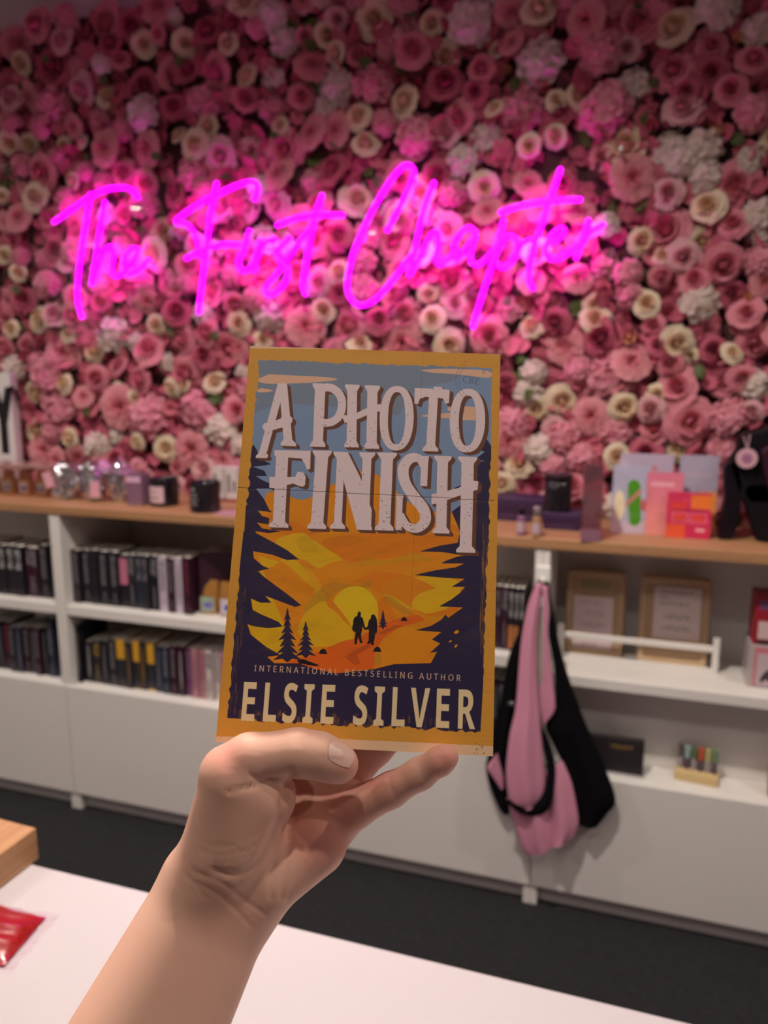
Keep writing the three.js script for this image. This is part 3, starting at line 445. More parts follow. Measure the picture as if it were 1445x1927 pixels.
{ // tall translucent pink carton
  const b = onY(1110, 1020, TOP), z = b.z, r = rectZ(1098, 875, 1127, 1020, z), o = thing('carton', 'tall narrow translucent mauve carton between the purple boxes and sticker packs', 'carton', [r.x, TOP, z - 0.025], 0.12);
  part('sleeve', moved(box(r.w, r.h, 0.045, 0.0015), 0, r.h / 2, 0), M([0.55, 0.3, 0.35], 0.08, { transmission: 0.85, thickness: 0 }), o); part('inner_card', moved(box(r.w * 0.35, r.h * 0.6, 0.006, 0.001), 0, r.h * 0.32, 0), M([0.36, 0.14, 0.18], 0.6), o); part('bottom_flap', moved(box(r.w * 1.01, r.h * 0.16, 0.046, 0.0015), 0, r.h * 0.08, 0), M([0.26, 0.12, 0.17], 0.4), o);
}
// sticker packs: a printed card in a clear glossy sleeve
function stickerPack(x0, x1, y0, yb, z, lean, label, draw, back, name = 'sticker_pack') {
  const r = rectZ(x0, y0, x1, yb, z), h = onZ((x0 + x1) / 2, y0, z).y - TOP, w = r.w, o = thing(name, label, 'sticker pack', [r.x, TOP + 0.001, z]); o.rotation.x = -lean;
  const front = new THREE.PlaneGeometry(w * 0.99, h * 0.995).translate(0, h / 2, 0.0011);
  part('card', moved(box(w, h, 0.0018, 0.0006), 0, h / 2, 0), M(back, 0.7), o); part('card_print', front, M('#ffffff', 0.55, { map: canvas(300, 400, draw) }), o);
  const b = new Builder(), s = rnd() * 6, puckers = Array.from({ length: 6 }, (_, i) => [i < 4 ? (i % 2 ? rr(0.86, 0.97) : rr(0.03, 0.14)) : rr(0.2, 0.8), rr(0.1, 0.95), rr(0.008, 0.015)]);
  b.sheet(40, 56, (u, v) => { const x = (u - 0.5) * (w + 0.008), y = v * (h + 0.006); let z = 0.0042 + 0.0012 * Math.sin(u * 9 + v * 5 + s) * Math.sin(v * 11 - u * 4 + s); for (const [pu, pv, q] of puckers) z += 0.8 * q * Math.exp(-((x - (pu - 0.5) * w) ** 2 + (y - pv * h) ** 2) / (q * q)); return [x, y, z]; }, () => [1, 1, 1]);
  part('clear_sleeve', b.geo(), clear(0.012), o);
  return o;
}
const G = (g, c, x, y, w, h) => { g.fillStyle = c; g.fillRect(x, y, w, h); };
stickerPack(1168, 1258, 855, 1020, -2.30, 0.05, 'pale lilac sticker card standing behind the green sticker pack', (g, w, h) => { G(g, rgb(190, 172, 196), 0, 0, w, h); G(g, rgb(206, 130, 140), 60, 60, 150, 26); }, [0.5, 0.42, 0.52]);
stickerPack(1281, 1342, 858, 1026, -2.29, 0.05, 'pale grey lilac sticker card standing behind the red and orange pack', (g, w, h) => { G(g, rgb(176, 166, 188), 0, 0, w, h); G(g, rgb(200, 170, 190), 20, 90, 220, 10); G(g, rgb(238, 160, 60), 170, 180, 130, 220); }, [0.45, 0.4, 0.5]);
stickerPack(1155, 1217, 876, 1025, -2.255, 0.06, 'sticker pack with a bright green figure and cream shape, leftmost in front', (g, w, h) => {
  G(g, rgb(180, 178, 202), 0, 0, w, h); G(g, rgb(206, 186, 206), 0, 330, w, 70); g.fillStyle = rgb(238, 224, 190); g.beginPath(); g.ellipse(60, 240, 44, 90, 0, 0, 7); g.fill();
  g.fillStyle = rgb(72, 150, 10); g.beginPath(); g.moveTo(120, 110); g.quadraticCurveTo(170, 60, 220, 110); g.lineTo(232, 200); g.lineTo(240, 330); g.quadraticCurveTo(200, 375, 150, 340); g.lineTo(128, 220); g.closePath(); g.fill();
  g.save(); g.translate(170, 190); g.rotate(-0.65); G(g, rgb(196, 130, 120), -75, -14, 150, 28); g.restore(); G(g, rgb(196, 96, 110), 230, 200, 70, 60);
}, [0.5, 0.46, 0.55]);
stickerPack(1219, 1278, 890, 1030, -2.25, 0.06, 'sticker pack with a plain coral pink card, second from the left in front', (g, w, h) => { const q = g.createLinearGradient(0, 0, 0, h); q.addColorStop(0, rgb(226, 120, 150)); q.addColorStop(1, rgb(238, 150, 140)); g.fillStyle = q; g.fillRect(0, 0, w, h); G(g, rgb(240, 170, 185), 30, 60, 200, 30); g.fillStyle = rgb(200, 150, 200); g.beginPath(); g.ellipse(230, 350, 40, 30, 0, 0, 7); g.fill(); }, [0.7, 0.3, 0.35]);
stickerPack(1257, 1334, 928, 1034, -2.235, 0.07, 'sticker pack printed in magenta, red and orange, rightmost in front', (g, w, h) => {
  G(g, rgb(214, 40, 90), 0, 0, w, h); G(g, rgb(240, 120, 40), 160, 20, 140, 120); G(g, rgb(236, 90, 50), 0, 280, 130, 120); G(g, rgb(225, 60, 60), 20, 80, 110, 90);
  for (const x of [40, 165]) { g.strokeStyle = rgb(236, 130, 150); g.lineWidth = 7; g.strokeRect(x, 180, 100, 80); G(g, rgb(230, 70, 50), x + 16, 196, 68, 50); } G(g, rgb(240, 180, 190), 200, 310, 60, 26); G(g, rgb(150, 20, 80), 30, 150, 240, 12);
}, [0.6, 0.08, 0.2]);
const BAGBLACK = M([0.004, 0.003, 0.005], 0.6, { specularIntensity: 0.4 }), BAGGLOSS = M([0.006, 0.003, 0.007], 0.28, { specularIntensity: 0.6 });
{ // black glossy hand bag at the right edge, with a round pink tag
  const z = -2.27, c = onZ(1410, 1035, z), o = thing('handbag', 'glossy black handbag with round pink tag at the right edge', 'handbag', [c.x, TOP, z]);
  const pts = (list) => list.map(([x, y]) => { const p = onZ(1330 + x / 6.878, 780 + y / 6.878, z); return new THREE.Vector2(p.x - c.x, Math.max(0.0066, p.y - TOP)); });
  const ext = (list, depth, zz) => { const s = new THREE.Shape(pts(list)); return new THREE.ExtrudeGeometry(s, { depth, bevelEnabled: true, bevelThickness: 0.008, bevelSize: 0.006, bevelSegments: 4, curveSegments: 6 }).translate(0, 0, zz); };
  part('left_strap', ext([[235, 700], [255, 640], [300, 612], [360, 620], [400, 690], [430, 900], [400, 1180], [330, 1500], [270, 1745], [190, 1755], [175, 1600], [200, 1350], [250, 1050], [240, 850]], 0.05, -0.03), BAGGLOSS, o);
  part('right_strap', ext([[480, 950], [530, 900], [720, 900], [1000, 900], [1200, 1300], [1200, 1745], [720, 1750], [640, 1560], [560, 1300], [500, 1080]], 0.06, -0.04), BAGBLACK, o);
  part('body', ext([[300, 640], [420, 480], [440, 300], [540, 260], [800, 205], [1100, 190], [1300, 500], [1300, 1120], [560, 1110], [500, 1040], [430, 1080], [380, 900]], 0.07, -0.05), BAGBLACK, o);
  part('plum_panel', ext([[700, 470], [760, 420], [900, 400], [1000, 700], [1000, 960], [800, 960], [740, 700]], 0.01, 0.03), M([0.03, 0.004, 0.014], 0.4), o, undefined, 'dark plum side panel');
  const tp = onZ(1330 + 520 / 6.878, 780 + 570 / 6.878, z + 0.055), tg = part('round_tag', new THREE.CylinderGeometry(0.026, 0.026, 0.004, 32).rotateX(Math.PI / 2), M([0.62, 0.36, 0.42], 0.5), o, [tp.x - c.x, tp.y - TOP, 0.05], 'round pink tag');
  part('tag_centre', new THREE.CylinderGeometry(0.013, 0.013, 0.001, 24).rotateX(Math.PI / 2), M([0.36, 0.14, 0.26], 0.5), tg, [0, 0, 0.0026]);
  part('tag_cord', mergeGeometries([[-0.012, 0.045], [0.003, 0.05]].map(([x, y]) => new THREE.TubeGeometry(new THREE.LineCurve3(V(0, 0.024, 0), V(x, y + 0.012, -0.004)), 4, 0.0018, 6))), M([0.5, 0.3, 0.36], 0.6), tg);
}
// ---------------------------------------------------------------- display shelves right of the hanging bags
const FRAMEWOOD = M('#d8b98c', 0.55, { map: woodMap }), SH = 0.7455;
function clipboard(x0, x1, y0, yb, z, label, draw, paper) {
  z = onY((x0 + x1) / 2, yb, SH).z; const r = rectZ(x0, y0, x1, yb, z), w = r.w, h = onZ((x0 + x1) / 2, y0, z).y - SH, o = thing('picture_frame', label, 'picture frame', [r.x, SH + 0.0005, z]); o.rotation.x = -0.1;
  const s = new THREE.Shape(), q = 0.016; s.moveTo(-w / 2, 0); s.lineTo(w / 2, 0); s.lineTo(w / 2, h - q); s.quadraticCurveTo(w / 2, h, w / 2 - q, h); s.lineTo(-w / 2 + q, h); s.quadraticCurveTo(-w / 2, h, -w / 2, h - q);
  part('board', new THREE.ExtrudeGeometry(s, { depth: 0.008, bevelEnabled: true, bevelSize: 0.002, bevelThickness: 0.002, bevelSegments: 2 }).translate(0, 0.002, -0.008), M([0.50, 0.34, 0.20], 0.6), o);
  const bar = (a, b2, c, d) => moved(box(c, d, 0.006, 0.002), a, b2, 0.005);
  part('rim', mergeGeometries([bar(-w / 2 + 0.009, h / 2, 0.017, h - 0.004), bar(w / 2 - 0.009, h / 2, 0.017, h - 0.004), bar(0, h - 0.01, w - 0.03, 0.018), bar(0, 0.01, w - 0.03, 0.018)]), M([0.54, 0.37, 0.22], 0.55), o);
  const [u0, v0, u1, v1] = paper; part('paper', moved(box((u1 - u0) * w, (v1 - v0) * h, 0.0008, 0), ((u0 + u1) / 2 - 0.5) * w, ((v0 + v1) / 2) * h, 0.0045), PAPER, o);
  part('paper_print', new THREE.PlaneGeometry((u1 - u0) * w, (v1 - v0) * h).translate(((u0 + u1) / 2 - 0.5) * w, ((v0 + v1) / 2) * h, 0.0054), M('#ffffff', 0.8, { map: canvas(256, 320, draw) }), o);
  return { o, w, h };
}
const faint = (g, x, y, n, s, c) => { g.fillStyle = c; for (let i = 0; i < n; i++) { g.fillRect(x + i * s, y, s * 0.22, s * 1.1); if (i % 3) g.fillRect(x + i * s, y, s * 0.65, s * 0.25); if (i % 2) g.fillRect(x + i * s, y + s * 0.85, s * 0.65, s * 0.25); } };
const f1 = clipboard(1068, 1169, 1078, 1232, -2.40, 'wooden frame with a faded pink print behind the white rail, left of two', (g, w, h) => { G(g, rgb(222, 200, 202), 0, 0, w, h); faint(g, 40, 24, 8, 20, 'rgba(150,120,140,0.5)'); faint(g, 70, 90, 6, 22, 'rgba(190,110,150,0.6)'); faint(g, 60, 160, 7, 22, 'rgba(150,100,160,0.55)'); faint(g, 80, 215, 5, 22, 'rgba(190,110,150,0.5)'); faint(g, 60, 280, 7, 16, 'rgba(90,70,90,0.7)'); }, [0.13, 0.06, 0.82, 0.70]);
part('green_label', moved(box(f1.w * 0.5, 0.022, 0.001, 0), -0.0, f1.h * 0.84, 0.0046), M([0.34, 0.31, 0.17], 0.7), f1.o);
clipboard(1208, 1328, 1090, 1252, -2.39, 'wooden frame with a white text sheet behind the rail, right of two', (g, w, h) => { G(g, rgb(226, 208, 206), 0, 0, w, h); faint(g, 24, 22, 12, 16, 'rgba(60,45,55,0.8)'); faint(g, 24, 58, 4, 16, 'rgba(60,45,55,0.8)'); faint(g, 24, 92, 11, 16, 'rgba(60,45,55,0.8)'); faint(g, 60, 170, 6, 24, 'rgba(80,60,70,0.7)'); faint(g, 50, 240, 7, 24, 'rgba(80,60,70,0.7)'); }, [0.2, 0.30, 0.88, 0.89]);
{ // small white rail rack
  const z = -2.272, l = onZ(1053, 1240, z), r = onZ(1344, 1265, z), o = thing('rail_rack', 'small white rail rack holding the wooden frames upright', 'rack', [(l.x + r.x) / 2, SH, z]), w = r.x - l.x, h = onZ(1344, 1200, z).y - SH, hb = onZ(1200, 1207, z).y - SH;
  part('end_post', moved(box(0.018, h, 0.02, 0.003), -w / 2, h / 2, 0), WHITE, o); part('end_post', moved(box(0.018, h, 0.02, 0.003), w / 2, h / 2, 0), WHITE, o); part('front_rail', moved(box(w - 0.016, 0.018, 0.012, 0.003), 0, hb, 0.001), WHITE, o); part('base_rail', moved(box(w - 0.016, 0.008, 0.016, 0.002), 0, 0.004, -0.001), WHITE, o);
}
{ // two boxes stacked at the right edge
  const z = -2.19, l = onZ(1403, 1300, z), o = thing('display_box', 'clear box with a pink bordered card and dark plant print, lower of two', 'box', [l.x + 0.065, SH, z - 0.05]), h = onZ(1425, 1214, z).y - SH;
  part('case', moved(box(0.13, h, 0.1, 0.002), 0, h / 2, 0), M([0.42, 0.36, 0.36], 0.25), o); part('border', moved(box(0.114, h * 0.9, 0.002, 0.0005), 0.006, h * 0.5, 0.051), M([0.55, 0.16, 0.2], 0.5), o); part('card', moved(box(0.1, h * 0.76, 0.002, 0.0005), 0.006, h * 0.44, 0.0525), M([0.5, 0.4, 0.43], 0.6), o);
  const lf = (a, s) => new THREE.SphereGeometry(1, 12, 8).scale(0.007 * s, 0.022 * s, 0.0008).rotateZ(a); part('plant_print', mergeGeometries([lf(-0.5, 1).translate(-0.022, h * 0.3, 0.054), lf(0.35, 0.9).translate(-0.008, h * 0.32, 0.054), lf(1.3, 0.8).translate(-0.006, h * 0.22, 0.054)]), M([0.04, 0.03, 0.035], 0.6), o);
  const l2 = onZ(1416, 1210, z), q = thing('display_box', 'red box with a white label, stacked on the clear pink card box', 'box', [l2.x + 0.06, SH + h + 0.0005, z - 0.05]), h2 = onZ(1430, 1122, z).y - SH - h;
  part('carton', moved(box(0.12, h2, 0.09, 0.002), 0, h2 / 2, 0), M([0.30, 0.012, 0.025], 0.4), q); part('label', moved(box(0.11, h2 * 0.36, 0.001, 0), 0.006, h2 * 0.3, 0.0455), M([0.62, 0.44, 0.45], 0.6), q); part('violet_band', moved(box(0.112, h2 * 0.2, 0.001, 0), 0.006, h2 * 0.82, 0.0455), M([0.16, 0.06, 0.16], 0.5), q); part('bottom_edge', moved(box(0.11, h2 * 0.06, 0.001, 0), 0.006, h2 * 0.05, 0.0455), M([0.03, 0.02, 0.02], 0.5), q);
}
const LOW = 0.4475;
{ // black card box with gold print on the lower shelf
  const z = -2.152, l = onZ(1105, 1455, z), r = onZ(1209, 1465, z), h = onZ(1160, 1392, z).y - LOW, w = r.x - l.x, o = thing('gift_box', 'flat black box with a line of gold print on the lowest display shelf', 'box', [(l.x + r.x) / 2, LOW, z - 0.012]); o.rotation.x = -0.1;
  part('carton', moved(box(w, h, 0.02, 0.002), 0, h / 2, 0), M([0.018, 0.014, 0.016], 0.4), o); part('pale_edge', moved(box(w * 0.99, 0.004, 0.021, 0.001), 0, 0.003, 0), M([0.5, 0.48, 0.5], 0.5), o);
  const ch = []; for (let i = 0; i < 8; i++) { ch.push(new THREE.BoxGeometry(0.0016, 0.011, 0.0006).translate(i * 0.0075, 0, 0)); if (i % 3) ch.push(new THREE.BoxGeometry(0.006, 0.0016, 0.0006).translate(i * 0.0075 + 0.002, i % 2 ? 0.0045 : -0.0045, 0)); }
  part('gold_print', mergeGeometries(ch).translate(-0.012, h * 0.76, 0.0104), M([0.42, 0.24, 0.04], 0.5), o, undefined, 'gold print');
}
{ // wooden block with six small tubes
  const z = -2.19, p = onY(1310, 1470, LOW), o = thing('tube_stand', 'small pale wooden block that holds upright colourful tubes', 'stand', [p.x, LOW, p.z - 0.012], -0.12);
  part('wooden_block', moved(box(0.115, 0.026, 0.055, 0.002), 0, 0.013, 0), M([0.62, 0.45, 0.22], 0.6), o);
  const cols = [[[0.10, 0.09, 0.08], 'dark'], [[0.30, 0.42, 0.42], 'pale teal'], [[0.10, 0.16, 0.06], 'dark green'], [[0.5, 0.09, 0.04], 'red orange'], [[0.45, 0.42, 0.16], 'pale yellow'], [[0.14, 0.24, 0.12], 'mid green']];
  cols.forEach(([c, w], i) => { const t = thing('lip_balm', `small tube with a ${w} cap standing in the wooden block`, 'tube', [0, 0, 0], 0, 'tubes in the wooden block'); const wp = V(-0.045 + i * 0.018, 0.0265, -0.004).applyAxisAngle(V(0, 1, 0), -0.12).add(o.position); t.position.copy(wp); part('tube', moved(new THREE.CylinderGeometry(0.0074, 0.0074, 0.034, 20), 0, 0.017, 0), M(i % 2 ? [0.1, 0.06, 0.1] : [0.34, 0.3, 0.32], 0.4), t); part('cap', moved(new THREE.CylinderGeometry(0.0076, 0.0078, 0.034, 20), 0, 0.051, 0), M(c, 0.4), t); });
}
{ // amber pouch cut by the right edge
  const p = onY(1470, 1506, LOW); amberPouch(p.x, LOW, p.z - 0.022, 0.07, 0.12, 'amber pouch cut by the right edge of the picture on the lowest shelf', undefined, 0);
}
{ // stacked amber pouches on the upper shelf beside the held paperback
  [[386, 1158, 0.0, 'front left amber pouch on the upper shelf beside the plum book'], [424, 1163, 0.0, 'front right amber pouch on the upper shelf, half behind the paperback']].forEach(([px, py, , label], i) => { const p = onY(px, py, 0.7815); amberPouch(p.x, 0.7815, p.z - 0.035, 0.07, 0.115, label, undefined, i, 0.1); });
  [[403, 0.0, 'amber pouch standing behind the two front pouches'], [438, 0.0, 'amber pouch at the back beside the held paperback']].forEach(([px, , label], i) => { const q = onZ(px, 1100, -2.32); amberPouch(q.x, 0.7815, -2.34, 0.085, 0.2, label, undefined, 1 - i, -0.15); });
}

// ---------------------------------------------------------------- cloth bags on the hook
const PINKCLOTH = M([0.60, 0.25, 0.36], 0.85, { sheen: 0.4, sheenColor: new THREE.Color(0.7, 0.4, 0.5), sheenRoughness: 0.6 }), BLACKCLOTH = M([0.004, 0.0035, 0.005], 0.95, { specularIntensity: 0.2 });
const tp = (s) => smooth(s.split(',').map((q) => q.split(' ').map(Number)), 8).map(([x, y]) => [880 + x / 3.322, 1060 + y / 3.322]);
// cloth between a left and a right edge (both listed from top to bottom), with folds, at a distance before the panels
function cloth(left, right, z, { folds = 3, amp = 0.006, bulge = 0.02, th = 0.004, phase = 0, zTop = z } = {}, origin) {
  const A = tp(left), B = tp(right), at = (L, t) => { const f = t * (L.length - 1), i = Math.min(L.length - 2, Math.floor(f)), k = f - i; return [L[i][0] + (L[i + 1][0] - L[i][0]) * k, L[i][1] + (L[i + 1][1] - L[i][1]) * k]; };
  const nu = 22, nv = 46, b = new Builder();
  const f = (side) => (u, v) => { const [ax, ay] = at(A, v), [bx, by] = at(B, v), zz = zTop + (z - zTop) * Math.min(1, v * 1.6), p = onZ(ax + (bx - ax) * u, ay + (by - ay) * u, zz), e = Math.sin(Math.PI * u), w = Math.hypot(bx - ax, by - ay) / 120; p.z += bulge * Math.pow(e, 0.6) * Math.min(1, w + 0.25) + amp * Math.min(1, w + 0.2) * Math.sin(u * folds * Math.PI * 2 + phase + v * 2.2) * e - (side ? th + bulge * 0.9 * e : 0); return p.sub(origin).toArray(); };
  b.sheet(nu, nv, f(0), () => [1, 1, 1]);
  b.sheet(nu, nv, (u, v) => f(1)(1 - u, v), () => [1, 1, 1]);
  const o = b.p.length / 3, n = (nu + 1) * (nv + 1); void o;
  for (let j = 0; j < nv; j++) { const r = nu + 1; let a = j * r, c = n + j * r + nu; b.i.push(a, a + r, c, c, a + r, c + r); a = j * r + nu; c = n + j * r; b.i.push(a, c, a + r, a + r, c, c + r); }
  for (const j of [0, nv]) for (let i = 0; i < nu; i++) { const a = j * (nu + 1) + i, c = n + j * (nu + 1) + nu - i; b.i.push(a, c, a + 1, a + 1, c, c - 1); }
  return b.geo();
}
{ // white hook on the post
  const p = onZ(1021, 1082, -2.1), o = thing('wall_hook', 'white hook clipped to the bookcase post, carrying the cloth bags', 'hook', [p.x, p.y, FRONT]);
  part('clip', moved(box(0.042, 0.044, 0.012, 0.004), 0, 0, 0.007), M([0.78, 0.78, 0.74], 0.35), o);
  part('prong', new THREE.TubeGeometry(new THREE.CatmullRomCurve3([V(0, -0.012, 0.008), V(0, -0.02, 0.03), V(0, -0.018, 0.055), V(0, -0.004, 0.068)]), 20, 0.006, 10), M([0.78, 0.78, 0.74], 0.35), o);
}
{
  const base = onZ(1040, 1550, -2.09), o = thing('tote_bag', 'black cloth tote bag hanging on the white hook behind the pink one', 'bag', base.toArray());
  part('left_side', cloth('400 150,370 270,330 400,250 600,205 850,165 1000,140 1150,112 1270,140 1400,200 1540,235 1575', '445 150,430 270,400 400,350 600,330 850,310 1000,300 1150,290 1270,285 1400,270 1500,262 1560', -2.088, { folds: 2, zTop: -2.07 }, base), BLACKCLOTH, o);
  part('right_side', cloth('500 150,512 300,505 450,540 650,545 880,485 1010,520 1100,580 1230,640 1400,680 1550,690 1628', '512 150,535 300,560 450,620 680,690 880,740 1010,790 1120,850 1260,925 1475,870 1570,812 1645', -2.082, { folds: 1.5, bulge: 0.03, zTop: -2.06 }, base), BLACKCLOTH, o);
  part('strap', cloth('425 128,415 160,405 200', '500 128,512 160,515 200', -2.062, { folds: 0, bulge: 0.012 }, base), BLACKCLOTH, o);
  part('lower_rim', cloth('455 1030,470 1150,490 1250,492 1350,470 1440,400 1500,330 1500,255 1470', '480 1050,520 1150,545 1260,540 1400,505 1540,420 1580,330 1565,240 1500', -2.035, { folds: 0, bulge: 0.01, zTop: -2.05 }, base), BLACKCLOTH, o);
  part('pin', new THREE.SphereGeometry(0.012, 20, 14).scale(1, 0.8, 0.35), M([0.16, 0.15, 0.15], 0.2, { metalness: 0.8 }), o, onZ(880 + 275 / 3.322, 1060 + 882 / 3.322, -2.062).sub(base).toArray(), 'small dark metal pin');
}
{
  const base = onZ(1000, 1605, -2.07), o = thing('tote_bag', 'pink cloth tote bag hanging on the white hook before the black one', 'bag', base.toArray());
  part('body', cloth('245 1470,265 1540,300 1650,340 1780,385 1828', '590 1230,640 1340,672 1480,692 1620,670 1700', -2.062, { folds: 2.4, amp: 0.012, bulge: 0.02, phase: 1.2, zTop: -2.07 }, base), PINKCLOTH, o);
  part('front_fold', cloth('428 128,380 250,340 450,320 650,300 900,262 1080,240 1300,262 1480,330 1540', '462 130,455 250,432 450,430 650,440 850,452 1000,470 1200,482 1400,440 1510', -2.04, { folds: 1.6, amp: 0.008, bulge: 0.022, phase: 0.5, zTop: -2.055 }, base), PINKCLOTH, o);
  part('rear_strap', cloth('462 140,472 300,474 500,470 720,447 790,450 900,470 1000', '500 150,508 300,502 450,520 640,545 850,540 930,485 1000', -2.052, { folds: 0.8, amp: 0.004, bulge: 0.01, zTop: -2.05 }, base), PINKCLOTH, o);
  part('left_corner', cloth('180 1195,150 1235,122 1280,160 1340,208 1412', '186 1198,200 1250,216 1310,224 1360,222 1408', -2.07, { folds: 1, amp: 0.004, bulge: 0.01 }, base), PINKCLOTH, o);
  part('white_lining', cloth('468 230,462 330,452 480,446 640,444 780', '480 220,486 330,486 480,478 640,462 780', -2.066, { folds: 0.5, amp: 0.002, bulge: 0.004, zTop: -2.062 }, base), M([0.5, 0.42, 0.38], 0.9), o, undefined, 'pale lining');
}
// ---------------------------------------------------------------- on the counter
{ // oak block that reaches over the counter's edge
  const c0 = onY(74, 1616, 0.9505), a = onY(0, 1673, 0.9505), dir = a.clone().sub(c0).normalize(), h = onZ(70, 1558, c0.z).y - 0.9505, L = 0.5, W = 0.46;
  const ang = Math.atan2(dir.x, dir.z), g = box(W, h, L, 0.002); const uv = g.attributes.uv, p = g.attributes.position; for (let i = 0; i < uv.count; i++) uv.setXY(i, p.getZ(i) * 1.2, (p.getX(i) + p.getY(i)) * 2.2);
  const o = part('wooden_block', g, WOOD, scene); o.rotation.y = ang; o.position.copy(c0).add(V(-W / 2, h / 2, L / 2).applyAxisAngle(V(0, 1, 0), ang)); tag(o, 'thick pale oak block lying on the left end of the white counter', 'wooden block');
}
{ // red glitter in a clear bag
  const p = onY(-36, 1762, 0.95), o = thing('glitter_bag', 'clear plastic bag of red glitter lying on the counter at the left edge', 'bag', [p.x, 0.9505, p.z], 0.15);
  const b = new Builder(); const prof = (u, v) => Math.pow(Math.sin(Math.PI * u), 0.6) * Math.pow(Math.sin(Math.PI * v), 0.6);
  b.sheet(26, 20, (u, v) => [(u - 0.5) * 0.115, 0.002 + 0.026 * prof(u, v) * (1 + 0.2 * Math.sin(u * 14 + v * 9) * Math.sin(v * 13)), (v - 0.5) * 0.078], () => [1, 1, 1]); b.sheet(6, 6, (u, v) => [(0.5 - u) * 0.115, 0.0008, (v - 0.5) * 0.078], () => [1, 1, 1]);
  const glit = canvas(256, 256, (g, w, h) => { g.fillStyle = rgb(150, 12, 14); g.fillRect(0, 0, w, h); for (let i = 0; i < 5200; i++) { const v = rnd(); g.fillStyle = v < 0.6 ? rgb(rr(60, 130), 4, 8) : v < 0.93 ? rgb(rr(170, 250), rr(10, 60), rr(10, 40)) : rgb(255, 150, 130); g.fillRect(rnd() * w, rnd() * h, rr(1, 3), rr(1, 3)); } }, { repeat: [3, 3] });
  const g = b.geo(), p3 = g.attributes.position, uv = new Float32Array(p3.count * 2); for (let i = 0; i < p3.count; i++) { uv[i * 2] = p3.getX(i) * 8; uv[i * 2 + 1] = p3.getZ(i) * 8; } g.setAttribute('uv', new THREE.BufferAttribute(uv, 2));
  part('glitter', g, M('#ffffff', 0.35, { map: glit, side: THREE.DoubleSide }), o);
  const f = new Builder(); f.sheet(30, 24, (u, v) => [(u - 0.5) * 0.145, 0.003 + 0.031 * Math.pow(Math.max(0, Math.sin(Math.PI * (u * 1.3 - 0.15))), 0.6) * Math.pow(Math.max(0, Math.sin(Math.PI * (v * 1.2 - 0.1))), 0.6) + 0.002 * Math.sin(u * 31 + v * 7) * Math.sin(v * 23), (v - 0.5) * 0.092], () => [1, 1, 1]);
  part('clear_film', f.geo(), clear(0.04, [1, 0.95, 0.98]), o);
}

